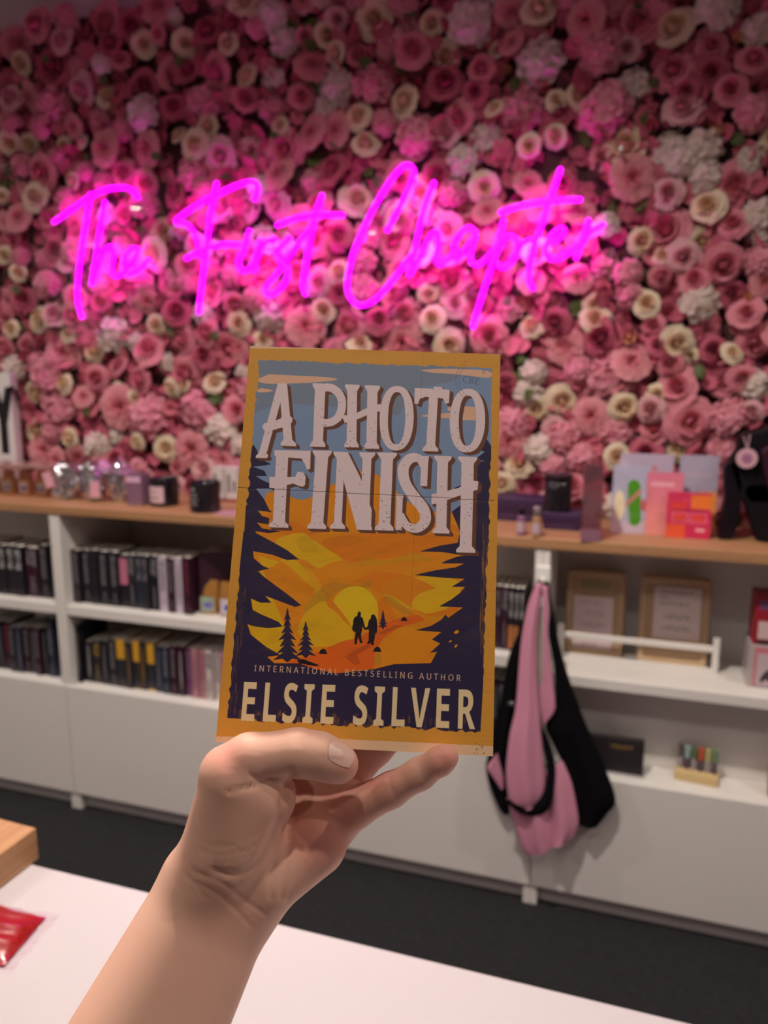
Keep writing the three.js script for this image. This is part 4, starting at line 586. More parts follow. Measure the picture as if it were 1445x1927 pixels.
const COVER_ART = [
  ['sky', 35,60,459,26,835,45,1030,65,1032,419,1029,712,664,728,61,753,45,459],
  ['greysky', 36,65,547,32,835,49,939,69,855,131,718,164,645,284,385,258,150,249,45,298],
  ['cloud', 40,125,141,124,229,127,343,127,400,137,309,151,223,160,44,171],
  ['cloud', 41,184,85,189,129,197,47,210],
  ['cloud', 676,90,775,75,879,71,1030,72,1031,108,975,104,879,94],
  ['cloud', 798,251,900,233,1018,238,1017,292,902,296,842,289,714,285,816,270,901,261],
  ['orange', 69,641,178,624,249,664,299,653,372,603,437,557,519,519,563,536,615,575,685,641,754,681,871,693,995,654,1026,961,56,1005],
  ['deep', 109,717,160,732,315,776,500,785,747,724,930,741,1023,796,1026,961,510,985,338,876,191,799],
  ['orange', 62,766,1021,725,1018,1006,1000,1295,449,1345,66,1324,53,968],
  ['deep', 383,786,666,782,898,764,949,812,752,862,555,896,457,908,353,846],
  ['yellow', 152,847,192,815,282,790,309,814,387,861,464,900,390,911,359,946,290,899,198,895],
  ['olive', 282,782,336,839,354,867,289,883,252,842],
  ['olive', 514,906,538,884,630,897,678,874,719,851,785,869,811,893,720,888,589,915,524,922],
  ['yellow', 80,883,132,906,224,919,296,990,364,1028,303,1096,297,1249,411,1244,481,1193,504,1168,469,1137,408,1067,373,1028,283,916,214,894,176,938,111,957,78,1066,78,1172,169,1287,300,1289],
  ['gold', 283,916,326,947,380,1011,352,1029,302,965],
  ['yellow', 722,938,936,953,914,1036,850,1079,745,1092,637,1048,593,993],
  ['deep', 462,999,590,936,723,946,864,1013,931,1067,883,1102,802,1113,728,1077,652,1031,595,1026,527,980],
  ['yellow', 749,1100,727,1060,758,1018,839,990,921,1003,914,1052,826,1096],
  ['brown', 285,1138,333,1054,395,986,461,995,528,1004,551,970,571,969,569,1011,511,1001,462,1011,422,1034,400,1067,367,1069,328,1103],
  ['yellow', 285,1250,289,1137,367,1073,408,1067,469,1137,504,1168,515,1227,411,1244],
  ['sun', 418,1091,423,1050,462,1011,511,998,561,1015,596,1058,603,1107,600,1139,544,1166,504,1168,469,1137],
  ['deep', 367,1069,407,1051,442,1090,477,1129,504,1168,470,1145,435,1106],
  ['brown', 596,1050,644,1028,711,1077,749,1104,704,1106,637,1065],
  ['deep', 595,1026,637,1056,681,1119,626,1162,600,1139,602,1099],
  ['path', 300,1293,379,1261,474,1217,522,1207,601,1155,665,1128,729,1107,761,1103,786,1124,730,1143,682,1159,627,1202,597,1251,597,1318,449,1345,245,1315],
  ['pathdark', 478,1281,524,1247,572,1224,580,1236,526,1270,543,1301,520,1310],
  ['pathdark', 594,1187,666,1148,706,1146,627,1186],
  ['orange', 598,1255,627,1202,683,1167,747,1156,827,1120,883,1102,846,1223,816,1288,672,1295,597,1318],
  ['brown', 589,1255,618,1258,628,1297,597,1318],
  ['olive', 810,1113,850,1095,859,1107,803,1134],
  ['navy', 45,428,67,458,78,493,131,515,106,521,55,529,104,544,116,566,71,568,98,584,129,596,143,617,75,620,113,665,137,707,151,717,89,711,110,734,140,741,139,767,91,762,114,785,195,794,140,803,85,797,108,823,195,858,274,906,198,895,84,879,92,929,46,931,38,634],
  ['navy', 39,801,86,803,160,838,221,869,272,904,224,909,155,888,84,879,90,908,126,936,156,947,111,959,137,981,190,1016,242,1050,294,1087,270,1095,211,1076,147,1056,174,1082,129,1084,91,1069,102,1114,141,1132,218,1173,161,1180,82,1163,102,1211,167,1256,226,1285,162,1296,196,1314,237,1328,140,1328,68,1340,27,1529,26,1373],
  ['navy', 26,1035,77,1049,107,1126,149,1134,209,1157,226,1174,170,1183,112,1178,86,1171,99,1227,167,1256,226,1285,170,1291,204,1317,301,1313,417,1347,449,1353,46,1372],
  ['navy', 1012,371,1033,401,1042,887,844,896,901,868,950,862,847,850,756,851,834,825,907,810,915,767,906,742,879,684,912,657,943,596,885,586,934,562,975,491,982,469,1008,468,974,456,1007,429,990,421],
  ['navy', 1030,758,1027,1006,1014,1541,610,1345,816,1288,839,1243,811,1249,850,1211,817,1197,853,1167,751,1164,811,1145,851,1119,867,1098,879,1110,935,1067,841,1067,889,1037,921,1011,941,985,888,988,940,953,854,953,739,947,820,925,902,909,946,887,848,891,901,868,987,848,949,812,989,760],
  ['orange', 893,1156,929,1157,909,1177],
  ['orange', 879,1196,900,1197,886,1208],
  ['orange', 898,1217,922,1208,911,1228],
  ['navy', 66,1324,205,1329,302,1321,449,1345,597,1321,672,1299,816,1288,1024,1278,1014,1541,880,1541,619,1542,460,1542,333,1541,221,1546,100,1533,34,1533,34,1326],
  ['navy', 240,1098,235,1124,239,1117,229,1150,238,1143,229,1176,239,1169,222,1202,238,1195,213,1228,236,1221,219,1254,239,1246,209,1280,237,1272,197,1306,234,1298,252,1310,258,1309,274,1296,312,1300,268,1271,297,1276,262,1245,283,1251,261,1220,285,1225,255,1194,272,1200,250,1169,261,1175,248,1143,258,1149,243,1117,248,1123],
  ['navy', 316,1147,312,1167,315,1162,305,1187,314,1181,305,1206,315,1201,298,1226,313,1221,289,1247,311,1241,295,1266,313,1260,285,1286,311,1280,323,1290,329,1290,339,1278,366,1282,334,1259,354,1263,334,1239,356,1243,329,1220,345,1224,325,1201,335,1205,323,1181,332,1185,319,1161,323,1166],
  ['navy', 620,1091,617,1103,619,1100,613,1114,618,1111,613,1125,618,1122,609,1136,617,1133,604,1148,616,1144,606,1159,617,1156,620,1165,626,1164,629,1155,639,1157,629,1144,641,1146,626,1133,635,1135,624,1122,630,1124,623,1111,628,1113,621,1100,624,1102],
  ['ink', 377,1273,381,1259,391,1252,402,1256,410,1272],
  ['ink', 589,1255,594,1241,603,1234,614,1238,622,1254],
  ['ink', 692,1131,696,1120,703,1114,713,1118,718,1130],
  ['ink', 292,1301,316,1296,383,1317,367,1321,301,1313],
  ['ink', 520,1112,522,1103,528,1101,533,1106,533,1115,531,1120,541,1126,546,1142,552,1161,558,1168,551,1173,542,1159,541,1174,538,1190,540,1206,546,1222,536,1225,528,1199,524,1215,523,1228,514,1231,514,1207,516,1182,506,1179,501,1168,504,1153,505,1134,510,1124,519,1119],
  ['ink', 574,1116,579,1110,587,1111,593,1120,597,1130,600,1155,600,1181,594,1183,592,1204,589,1220,591,1229,580,1230,578,1220,575,1224,565,1226,563,1222,569,1213,568,1189,569,1171,562,1170,556,1172,553,1165,562,1159,566,1134,573,1127],
  ['cream', 1,-6,545,-12,1066,-2,1064,2,545,-5,2,11],
  ['cream', 2,1603,145,1598,400,1587,542,1589,779,1587,1065,1587,1064,1627,686,1629,-4,1630],
];
const TITLE = [
  ['t', 131,164,75,470,65,479,63,491,112,490,115,478,108,470,164,164],
  ['t', 135,164,174,407,162,423,164,435,229,435,227,422,210,407,171,164],
  ['t', 131,163,168,163,176,220,133,222],
  ['t', 80,356,86,341,130,329,168,311,191,303,205,314,204,332,193,341,171,354,129,368,90,373],
  ['t', 279,157,279,168,290,186,296,406,286,422,286,434,349,433,349,421,338,405,334,186,344,168,344,157],
  ['t', 313,193,322,193,334,192,346,191,355,193,361,196,369,201,376,207,381,213,385,220,388,229,390,238,391,248,390,258,389,270,386,281,383,289,379,295,374,301,367,306,361,309,354,311,345,313,335,313,328,314,330,346,337,346,348,346,361,344,374,341,385,335,395,327,405,318,413,306,419,293,423,278,425,263,425,248,424,233,421,219,416,206,409,193,400,181,389,172,377,164,363,158,347,156,331,156,318,158,309,159],
  ['t', 416,157,416,168,427,187,436,403,427,419,428,431,488,430,487,418,477,402,468,186,477,168,477,157],
  ['t', 499,158,500,169,511,187,518,406,509,422,509,434,572,433,572,421,561,405,554,187,564,168,563,158],
  ['t', 427,324,436,321,449,318,464,313,479,307,492,301,505,294,518,287,529,282,542,277,556,273,569,270,578,268,569,237,560,240,547,244,533,249,518,255,505,262,492,269,480,276,469,282,456,287,441,291,428,294,419,296],
  ['t', 412,302,422,291,435,294,436,323,424,326],
  ['t', 710,295,709,326,706,353,701,376,694,397,684,413,673,426,660,433,642,437,624,435,611,428,599,417,589,401,580,381,574,358,570,331,568,300,568,269,571,242,576,217,583,197,592,180,604,167,618,159,635,156,653,158,667,165,679,176,689,193,698,213,704,237,708,263,710,295,675,296,673,271,671,249,668,230,664,213,658,200,652,190,645,185,636,183,627,185,620,192,614,202,610,215,606,232,604,252,603,273,603,299,604,324,606,345,610,364,614,381,619,393,625,403,632,408,641,410,650,408,657,402,663,392,667,378,671,362,673,343,675,321,675,296],
  ['t', 709,162,787,163,791,153,823,154,826,163,856,166,854,222,840,228,829,206,801,200,753,200,732,210,725,234,710,231],
  ['t', 770,175,766,406,752,422,752,435,816,434,816,422,803,406,808,174],
  ['t', 1006,294,1005,324,1001,351,995,374,987,394,977,411,966,423,952,430,933,434,915,432,901,425,889,414,879,399,871,379,865,356,861,330,859,299,860,269,864,242,869,218,877,198,887,181,899,168,914,160,932,157,950,159,965,166,977,177,987,193,995,213,1001,237,1005,263,1006,294,968,295,968,271,966,250,963,232,959,216,954,203,948,194,941,189,932,187,923,189,916,195,910,205,905,218,902,234,899,253,897,274,897,298,898,322,900,343,903,361,907,376,912,389,918,398,924,403,933,405,942,402,949,396,955,387,960,374,964,358,966,340,968,319,968,295],
  ['t', 147,454,155,751,141,767,141,779,220,778,220,766,205,751,198,453],
  ['t', 138,455,290,451,293,528,281,534,268,507,253,486,202,484,142,481],
  ['t', 127,568,148,569,233,565,242,542,266,545,277,563,276,598,267,606,244,600,227,593,152,616,130,615],
  ['t', 299,449,299,460,312,477,310,751,297,766,297,778,374,777,374,765,361,750,364,477,377,459,378,448],
  ['t', 385,451,385,462,400,479,404,747,390,762,390,774,451,773,450,761,436,746,432,479,446,461,446,451],
  ['t', 492,449,492,460,506,477,510,747,496,763,497,774,560,774,560,762,546,747,543,477,557,459,557,449],
  ['t', 388,452,444,451,500,554,555,690,556,773,499,774,439,591],
  ['t', 569,447,569,458,583,475,585,745,571,761,571,773,647,772,647,760,633,745,632,475,647,457,647,446],
  ['t', 769,495,767,487,763,476,757,463,746,451,731,445,717,444,702,446,687,452,676,463,666,476,658,491,653,509,653,527,655,546,660,564,667,582,676,599,687,616,699,631,709,646,720,660,732,672,740,683,746,692,749,700,751,708,752,715,751,719,750,725,745,731,740,737,735,740,730,741,723,740,715,738,709,735,703,728,696,717,689,705,684,696,661,707,665,716,670,730,677,746,687,760,700,769,714,775,729,777,745,776,760,770,773,761,785,749,793,735,797,718,796,702,793,686,787,670,777,654,766,641,755,629,745,616,734,603,723,589,713,575,707,563,702,550,699,537,698,525,698,515,700,508,703,499,708,492,712,488,715,485,721,483,726,482,729,481,732,483,737,490,742,499,746,506],
  ['t', 746,455,746,465,748,483,748,582,776,582,777,482,779,465,779,454],
  ['t', 651,621,651,631,654,648,655,770,680,769,679,648,681,631,681,621],
  ['t', 801,452,801,462,814,480,817,748,804,764,804,775,873,774,873,763,860,748,858,479,872,462,872,451],
  ['t', 899,451,899,462,913,479,915,822,902,837,902,849,978,848,978,836,964,821,964,479,977,461,977,451],
  ['t', 795,615,814,610,901,585,963,551,984,553,982,588,962,595,902,619,816,653,796,658],
];

// ---------------------------------------------------------------- the held paperback
const GAIN = 1.9;                                                     // paper reflects more than the dim picture shows
const ink = (r, g, b) => { const l = (v) => { v = (v / 255) ** 2.2 * GAIN; return Math.min(255, 255 * v ** (1 / 2.2)); }; return rgb(l(r), l(g), l(b)); };
const INK = { sky: ink(106, 124, 152), greysky: ink(104, 110, 118), cloud: ink(186, 150, 124), orange: ink(190, 118, 18), deep: ink(186, 104, 16), yellow: ink(188, 146, 20), olive: ink(160, 128, 24), gold: ink(196, 134, 20), sun: ink(196, 158, 22), brown: ink(156, 112, 30), path: ink(194, 86, 22), pathdark: ink(150, 64, 24), navy: ink(38, 30, 58), ink: ink(24, 18, 28), cream: ink(196, 160, 128) };
const coverMap = canvas(1064, 1624, (g, w, h) => {
  g.fillStyle = ink(178, 128, 50); g.fillRect(0, 0, w, h);
  for (let i = 0; i < 700; i++) { const v = rnd(); g.fillStyle = v < 0.5 ? `rgba(120,76,20,${rr(0.02, 0.07)})` : `rgba(235,180,90,${rr(0.02, 0.08)})`; g.fillRect(rr(-100, w), rr(-20, h), rr(4, 240), rr(1, 8)); }
  const poly = (q, dx = 0, dy = 0) => { g.beginPath(); for (let i = 0; i < q.length; i += 2) g[i ? 'lineTo' : 'moveTo'](q[i] + dx, q[i + 1] + dy); g.closePath(); g.fill(); };
  const curved = (q) => { const n = q.length / 2; g.beginPath(); for (let i = 0; i < n; i++) { const x = q[i * 2], y = q[i * 2 + 1], nx = q[((i + 1) % n) * 2], ny = q[((i + 1) % n) * 2 + 1]; if (!i) g.moveTo((x + nx) / 2, (y + ny) / 2); else g.quadraticCurveTo(x, y, (x + nx) / 2, (y + ny) / 2); } g.closePath(); g.fill(); };
  // the picture stays inside a rough brushed frame
  g.save(); g.beginPath(); const edge = [];
  for (let x = 36; x < 1030; x += 14) edge.push([x, 62 + rr(-4, 5)]);
  for (let y = 62; y < 1540; y += 16) edge.push([1031 - (y > 900 ? 8 : 0) + rr(-5, 5), y]);
  for (let x = 1018; x > 34; x -= 12) edge.push([x, 1536 + rr(-9, 10)]);
  for (let y = 1536; y > 62; y -= 16) edge.push([y > 700 ? 38 + rr(-4, 4) : 44 + rr(-6, 6), y]);
  edge.forEach(([x, y], i) => g[i ? 'lineTo' : 'moveTo'](x, y)); g.closePath(); g.clip();
  for (const [name, ...q] of COVER_ART) if (name !== 'cream') { g.fillStyle = INK[name]; g.globalAlpha = name === 'greysky' ? 0.6 : name === 'olive' ? 0.36 : name === 'brown' || name === 'pathdark' ? 0.6 : name === 'deep' || name === 'gold' ? 0.85 : 1; if (['orange', 'deep', 'yellow', 'olive', 'brown', 'sun', 'cloud', 'gold'].includes(name)) curved(q); else poly(q); }
  g.globalAlpha = 1;
  for (let i = 0; i < 260; i++) { g.fillStyle = `rgba(${rnd() < 0.5 ? '255,210,90' : '120,70,10'},${rr(0.01, 0.04)})`; g.beginPath(); g.ellipse(rr(60, 1000), rr(700, 1280), rr(20, 120), rr(4, 26), rr(-0.6, 0.3), 0, 7); g.fill(); }
  // dry brush marks along the foot and the sides
  for (let i = 0; i < 90; i++) { g.fillStyle = `rgba(178,126,50,${rr(0.15, 0.5)})`; const x = rr(50, 1020); g.fillRect(x, rr(1490, 1536), rr(2, 14), rr(8, 44)); }
  for (let i = 0; i < 60; i++) { g.fillStyle = `rgba(200,140,50,${rr(0.2, 0.6)})`; g.fillRect(rr(1002, 1030), rr(720, 1200), rr(1, 4), rr(20, 110)); g.fillRect(rr(40, 70), rr(1000, 1500), rr(1, 2), rr(10, 60)); }
  g.restore();
  for (const [name, ...q] of COVER_ART) if (name === 'cream') { g.fillStyle = INK.cream; poly(q); }
  // title: brown drop shade, then the worn white letters
  for (let s = 0; s <= 8; s++) for (const [, ...q] of TITLE) { g.fillStyle = ink(88, 56, 42); g.beginPath(); letterPath(q, 15.8 * s / 8, 11.6 * s / 8); g.fill('evenodd'); }
  const face = ink(190, 174, 175);
  for (const [, ...q] of TITLE) { g.fillStyle = face; g.beginPath(); letterPath(q, 0, 0); g.fill('evenodd'); }
  function letterPath(q, dx, dy) { if (q.length === 132) { for (let k = 0; k < 2; k++) { for (let i = 0; i < 33; i++) { const x = q[(k * 33 + i) * 2] + dx, y = q[(k * 33 + i) * 2 + 1] + dy; g[i ? 'lineTo' : 'moveTo'](x, y); } g.closePath(); } } else { for (let i = 0; i < q.length; i += 2) g[i ? 'lineTo' : 'moveTo'](q[i] + dx, q[i + 1] + dy); g.closePath(); } }
  g.save(); g.beginPath(); for (const [, ...q] of TITLE) letterPath(q, 0, 0); g.clip('nonzero');
  for (let i = 0; i < 1300; i++) { const y = rr(150, 820), low = (y > 330 && y < 440) || (y > 640 && y < 815); if (!low && rnd() < 0.75) continue; g.fillStyle = `rgba(70,52,50,${rr(0.3, 0.9)})`; g.beginPath(); g.ellipse(rr(60, 1040), y, rr(0.8, 3), rr(0.8, 2.4), 0, 0, 7); g.fill(); }
  g.restore();
  // lettering
  const spaced = (s, x, y, size, weight, family, gap, sx, fill) => { g.save(); g.translate(x, y); g.scale(sx, 1); g.font = `${weight} ${size}px ${family}`; g.fillStyle = fill; let at = 0; for (const c of s) { g.fillText(c, at, 0); at += g.measureText(c).width + gap; } g.restore(); return at * sx; };
  const measure = (s, size, weight, family, gap) => { g.font = `${weight} ${size}px ${family}`; let a = 0; for (const c of s) a += g.measureText(c).width + gap; return a - gap; };
  const sub = 'INTERNATIONAL BESTSELLING AUTHOR'; spaced(sub, 126, 1351, 32, 'normal', 'sans-serif', 8, 808 / measure(sub, 32, 'normal', 'sans-serif', 8), ink(186, 158, 128));
  g.save(); g.translate(0, 0); const nm = 'ELSIE SILVER', wn = measure(nm, 200, 'bold', 'sans-serif', 26); g.transform(1, -0.0135, 0, 1, 0, 13.5); spaced(nm, 80, 1528, 205, 'bold', 'sans-serif', 26, 915 / (wn * 1.022), ink(204, 174, 134)); g.restore();
  // part of a faded round stamp, folds and creases printed on the cover
  g.strokeStyle = 'rgba(70,60,60,0.32)'; g.lineWidth = 2.5; g.beginPath(); g.arc(985, 120, 105, 2.2, 4.1); g.stroke(); g.beginPath(); g.arc(985, 120, 92, 2.3, 4.0); g.stroke();
  g.save(); g.translate(905, 128); g.rotate(0.16); g.font = '40px serif'; g.fillStyle = 'rgba(70,58,58,0.42)'; g.fillText('CBE', 0, 0); g.font = '26px serif'; g.fillText('R', 74, -52); g.restore();
  g.strokeStyle = 'rgba(40,22,14,0.6)'; g.lineWidth = 2.2; g.beginPath(); g.moveTo(0, 622); for (let x = 0; x <= w; x += 30) g.lineTo(x, 617 + (x / w) * 14 + rr(-2, 2)); g.stroke(); g.strokeStyle = 'rgba(255,225,170,0.25)'; g.beginPath(); g.moveTo(0, 626); g.lineTo(w, 636); g.stroke();
  g.setLineDash([5, 7]); g.strokeStyle = 'rgba(60,40,30,0.45)'; g.lineWidth = 2; g.beginPath(); g.moveTo(737, 0); g.lineTo(730, 1060); g.stroke(); g.setLineDash([]);
  for (let i = 0; i < 160; i++) { g.fillStyle = `rgba(50,30,16,${rr(0.05, 0.4)})`; const s = rnd() < 0.5; g.fillRect(s ? rr(0, 34) : rr(0, w), s ? rr(0, h) : rnd() < 0.5 ? rr(0, 50) : rr(1545, h), rr(1, 4), rr(1, 3)); }
  for (let i = 0; i < 14; i++) { g.fillStyle = 'rgba(40,26,20,0.8)'; g.fillRect(rr(985, 1035), rr(1575, 1615), 3, 3); }
});
const heldWorld = (() => {                                            // the cover's centre, its axes and its size, found from the four corners seen
  const q = new THREE.Matrix4().set(0.999, 0.047, -0.026, 0, -0.041, 0.979, 0.199, 0, 0.035, -0.197, 0.98, 0, 0, 0, 0, 1);
  const m = new THREE.Matrix4().makeTranslation(-0.0098, -0.0138, -0.3893).multiply(q); return camera.matrixWorld.clone().multiply(m);
})();
const BW = 0.1328, BH = 0.2032, BT = 0.0295;
{
  const o = thing('paperback', 'paperback novel with yellow mountain cover and white title, held up in the hand', 'book');
  const m = heldWorld.clone().multiply(new THREE.Matrix4().makeTranslation(0, -BH / 2, 0)); m.decompose(o.position, o.quaternion, o.scale); o.scale.set(1, 1, 1);
  const card = M([0.6, 0.42, 0.2], 0.6), print = M('#ffffff', 0.5, { map: coverMap });
  part('front_cover', moved(new THREE.BoxGeometry(BW, BH, 0.0006), 0, BH / 2, -0.0003), [card, card, card, card, print, card], o);
  part('back_cover', moved(new THREE.BoxGeometry(BW, BH, 0.0006), 0, BH / 2, -BT + 0.0003), M([0.05, 0.04, 0.09], 0.5), o);
  part('spine', moved(new THREE.BoxGeometry(0.0006, BH, BT - 0.0012), -BW / 2 + 0.0003, BH / 2, -BT / 2), M([0.5, 0.26, 0.05], 0.5), o);
  part('page_block', moved(box(BW - 0.002, BH - 0.001, BT - 0.0014, 0), 0.0002, BH / 2, -BT / 2), PAPER, o);
}

// ---------------------------------------------------------------- the hand and forearm that hold the paperback
{
  // joints: where they are seen and how far ahead of the camera
  const J = (x, y, d) => lens(x, y).multiplyScalar(d);
  const cone = (a, b, ra, rb) => { const ba = b.clone().sub(a); return { a, ba, l2: ba.lengthSq(), ra, dr: rb - ra }; };
  const chain = (list) => list.slice(1).map((q, i) => cone(list[i][0], q[0], list[i][1], q[1]));
  const W = { u: J(468, 1702, 0.371), r: J(385, 1668, 0.366), m: J(428, 1684, 0.37) };
  const forearm = [cone(J(374, 1668, 0.366), J(194, 2000, 0.338), 0.0183, 0.0222), cone(J(446, 1710, 0.369), J(286, 2048, 0.342), 0.0172, 0.0222), cone(J(410, 1690, 0.371), J(240, 2025, 0.346), 0.0195, 0.0235)];
  const palm = [
    cone(J(395, 1655, 0.37), J(520, 1450, 0.398), 0.0165, 0.0115), cone(J(425, 1680, 0.373), J(582, 1450, 0.398), 0.017, 0.0118), cone(J(448, 1684, 0.373), J(634, 1475, 0.395), 0.017, 0.0118),
    cone(J(468, 1686, 0.370), J(628, 1540, 0.390), 0.0155, 0.012), cone(J(506, 1654, 0.366), J(594, 1588, 0.376), 0.0150, 0.0150)];
  const thenar = [cone(J(395, 1640, 0.362), J(432, 1470, 0.353), 0.0165, 0.0135), cone(J(430, 1610, 0.362), J(490, 1500, 0.360), 0.0185, 0.0165), cone(J(440, 1585, 0.361), J(455, 1480, 0.357), 0.0175, 0.013)];
  const thumb = [cone(J(428, 1452, 0.3535), J(470, 1428, 0.3545), 0.0122, 0.0112), ...chain([[J(470, 1428, 0.3545), 0.0112], [J(560, 1417, 0.3555), 0.0108], [J(600, 1422, 0.3565), 0.0103], [J(630, 1434, 0.358), 0.0093], [J(642, 1439, 0.3585), 0.0078]])];
  const pinky = chain([[J(622, 1545, 0.389), 0.0118], [J(668, 1520, 0.382), 0.0098], [J(735, 1487, 0.374), 0.0081], [J(790, 1456, 0.367), 0.0072], [J(828, 1432, 0.3615), 0.0064], [J(840, 1424, 0.3605), 0.0056]]);
  const ring = chain([[J(634, 1475, 0.395), 0.0114], [J(672, 1438, 0.4035), 0.0097], [J(705, 1410, 0.4105), 0.0088], [J(745, 1375, 0.4135), 0.0082], [J(785, 1320, 0.4155), 0.0075], [J(808, 1270, 0.4165), 0.0068]]);
  const middle = chain([[J(582, 1450, 0.398), 0.0114], [J(598, 1420, 0.406), 0.0098], [J(612, 1392, 0.4125), 0.0092], [J(640, 1300, 0.4165), 0.0084], [J(658, 1225, 0.419), 0.0077], [J(668, 1165, 0.420), 0.0069]]);
  const index = chain([[J(520, 1450, 0.398), 0.0112], [J(512, 1420, 0.4055), 0.0098], [J(508, 1388, 0.412), 0.0092], [J(508, 1295, 0.4155), 0.0083], [J(515, 1225, 0.418), 0.0076], [J(525, 1170, 0.4195), 0.0068]]);
  const p = V(0, 0, 0), q = V(0, 0, 0);
  const dist = (c) => { q.copy(p).sub(c.a); const t = Math.max(0, Math.min(1, q.dot(c.ba) / c.l2)); return q.addScaledVector(c.ba, -t).length() - c.ra - c.dr * t; };
  const smin = (a, b, k) => { const h = Math.max(0, k - Math.abs(a - b)) / k; return Math.min(a, b) - h * h * k * 0.25; };
  const group = (list, k) => { let d = dist(list[0]); for (let i = 1; i < list.length; i++) d = smin(d, dist(list[i]), k); return d; };
  const field = (x, y, z) => {
    p.set(x, y, z);
    let d = smin(group(palm, 0.007), group(thenar, 0.008), 0.006);
    d = smin(d, group(forearm, 0.012), 0.012);
    const f = Math.min(group(index, 0.003), group(middle, 0.003), group(ring, 0.003));
    d = smin(d, f, 0.006); d = smin(d, group(pinky, 0.003), 0.007);
    return smin(d, group(thumb, 0.003), 0.0035);
  };
  // surface nets over a grid, 1.5 mm cells
  const cell = 0.0015, lo = [-0.185, -0.262, -0.440], n = [158, 148, 90].map((x) => x), [nx, ny, nz] = n, F = new Float32Array(nx * ny * nz), at = (i, j, k) => (k * ny + j) * nx + i;
  for (let k = 0; k < nz; k += 1) for (let j = 0; j < ny; j++) for (let i = 0; i < nx;) { const d = field(lo[0] + i * cell, lo[1] + j * cell, lo[2] + k * cell); F[at(i, j, k)] = d; const skip = Math.max(1, Math.min(nx - i, Math.floor((d - 0.006) / cell))); for (let s = 1; s < skip; s++) F[at(i + s, j, k)] = d - s * cell; i += skip; }
  const id = new Int32Array(nx * ny * nz).fill(-1), pos = [], idx = [];
  for (let k = 0; k < nz - 1; k++) for (let j = 0; j < ny - 1; j++) for (let i = 0; i < nx - 1; i++) {
    let mask = 0; for (let c = 0; c < 8; c++) if (F[at(i + (c & 1), j + ((c >> 1) & 1), k + (c >> 2))] < 0) mask |= 1 << c;
    if (mask === 0 || mask === 255) continue;
    let sx = 0, sy = 0, sz = 0, m = 0;
    for (let c = 0; c < 8; c++) for (const bit of [1, 2, 4]) { if (c & bit) continue; const e = c | bit; if (!(mask & (1 << c)) === !(mask & (1 << e))) continue; const fa = F[at(i + (c & 1), j + ((c >> 1) & 1), k + (c >> 2))], fb = F[at(i + (e & 1), j + ((e >> 1) & 1), k + (e >> 2))], t = fa / (fa - fb); sx += (c & 1) + (bit === 1 ? t : 0); sy += ((c >> 1) & 1) + (bit === 2 ? t : 0); sz += (c >> 2) + (bit === 4 ? t : 0); m++; }
    id[at(i, j, k)] = pos.length / 3; pos.push(lo[0] + (i + sx / m) * cell, lo[1] + (j + sy / m) * cell, lo[2] + (k + sz / m) * cell);
  }
  const quad = (a, b, c, d, flip) => { if (flip) idx.push(a, c, b, b, c, d); else idx.push(a, b, c, b, d, c); };
  for (let k = 1; k < nz - 1; k++) for (let j = 1; j < ny - 1; j++) for (let i = 1; i < nx - 1; i++) {
    const s = F[at(i, j, k)] < 0;
    if (s !== F[at(i + 1, j, k)] < 0) quad(id[at(i, j - 1, k - 1)], id[at(i, j, k - 1)], id[at(i, j - 1, k)], id[at(i, j, k)], !s);
    if (s !== F[at(i, j + 1, k)] < 0) quad(id[at(i - 1, j, k - 1)], id[at(i, j, k - 1)], id[at(i - 1, j, k)], id[at(i, j, k)], s);
    if (s !== F[at(i, j, k + 1)] < 0) quad(id[at(i - 1, j - 1, k)], id[at(i, j - 1, k)], id[at(i - 1, j, k)], id[at(i, j, k)], !s);
  }
  // skin folds: lines on the palm, each with a depth and a width in millimetres
  const FOLDS = [
    ['545 1462,535 1500,522 1545,502 1595,475 1630,440 1645,405 1640', 1.2, 2.6], ['362 1640,420 1662,455 1690,500 1722', 0.45, 1.0], ['372 1662,420 1690,470 1740', 0.28, 1.0], ['350 1648,372 1668,384 1690', 0.25, 0.9], ['520 1468,490 1474,465 1482,430 1490', 1.0, 1.2],
    ['470 1458,490 1468,510 1468', 0.7, 1.0], ['392 1590,440 1591,492 1566', 0.22, 0.9], ['378 1604,425 1609,470 1597,500 1580', 0.3, 0.8], ['402 1624,440 1622,478 1606', 0.2, 0.9], ['548 1470,560 1490,556 1530,540 1560', 1.0, 2.2],
    ['520 1590,512 1640,510 1690', 0.5, 2.0], ['545 1580,535 1640,528 1690', 0.5, 2.0], ['565 1600,556 1650,540 1695', 0.5, 1.8], ['640 1566,650 1580', 0.5, 1.0], ['548 1448,552 1456', 0.5, 1.0], ['556 1390,554 1402', 0.25, 1.0], ['568 1391,567 1403', 0.25, 1.0],
    ['560 1570,580 1590,585 1615', 0.35, 1.4], ['730 1462,742 1500', 0.3, 1.0], ['785 1436,795 1468', 0.3, 1.0]].map(([s, d, w]) => [smooth(s.split(',').map((t) => t.split(' ').map(Number)), 5), d / 1000, w / 1000]);
  const geo = new THREE.BufferGeometry(); geo.setAttribute('position', new THREE.Float32BufferAttribute(pos, 3)); geo.setIndex(idx);
  const col = new Float32Array(pos.length), g0 = V(0, 0, 0), e = 0.0006, P = geo.attributes.position;
  const red = [[840, 1424, 40], [650, 1440, 26], [700, 1455, 50], [640, 1520, 55], [600, 1580, 60], [420, 1420, 40]];
  const seg = (x, y, a, b) => { const dx = b[0] - a[0], dy = b[1] - a[1], t = Math.max(0, Math.min(1, ((x - a[0]) * dx + (y - a[1]) * dy) / (dx * dx + dy * dy))); return Math.hypot(x - a[0] - t * dx, y - a[1] - t * dy); };
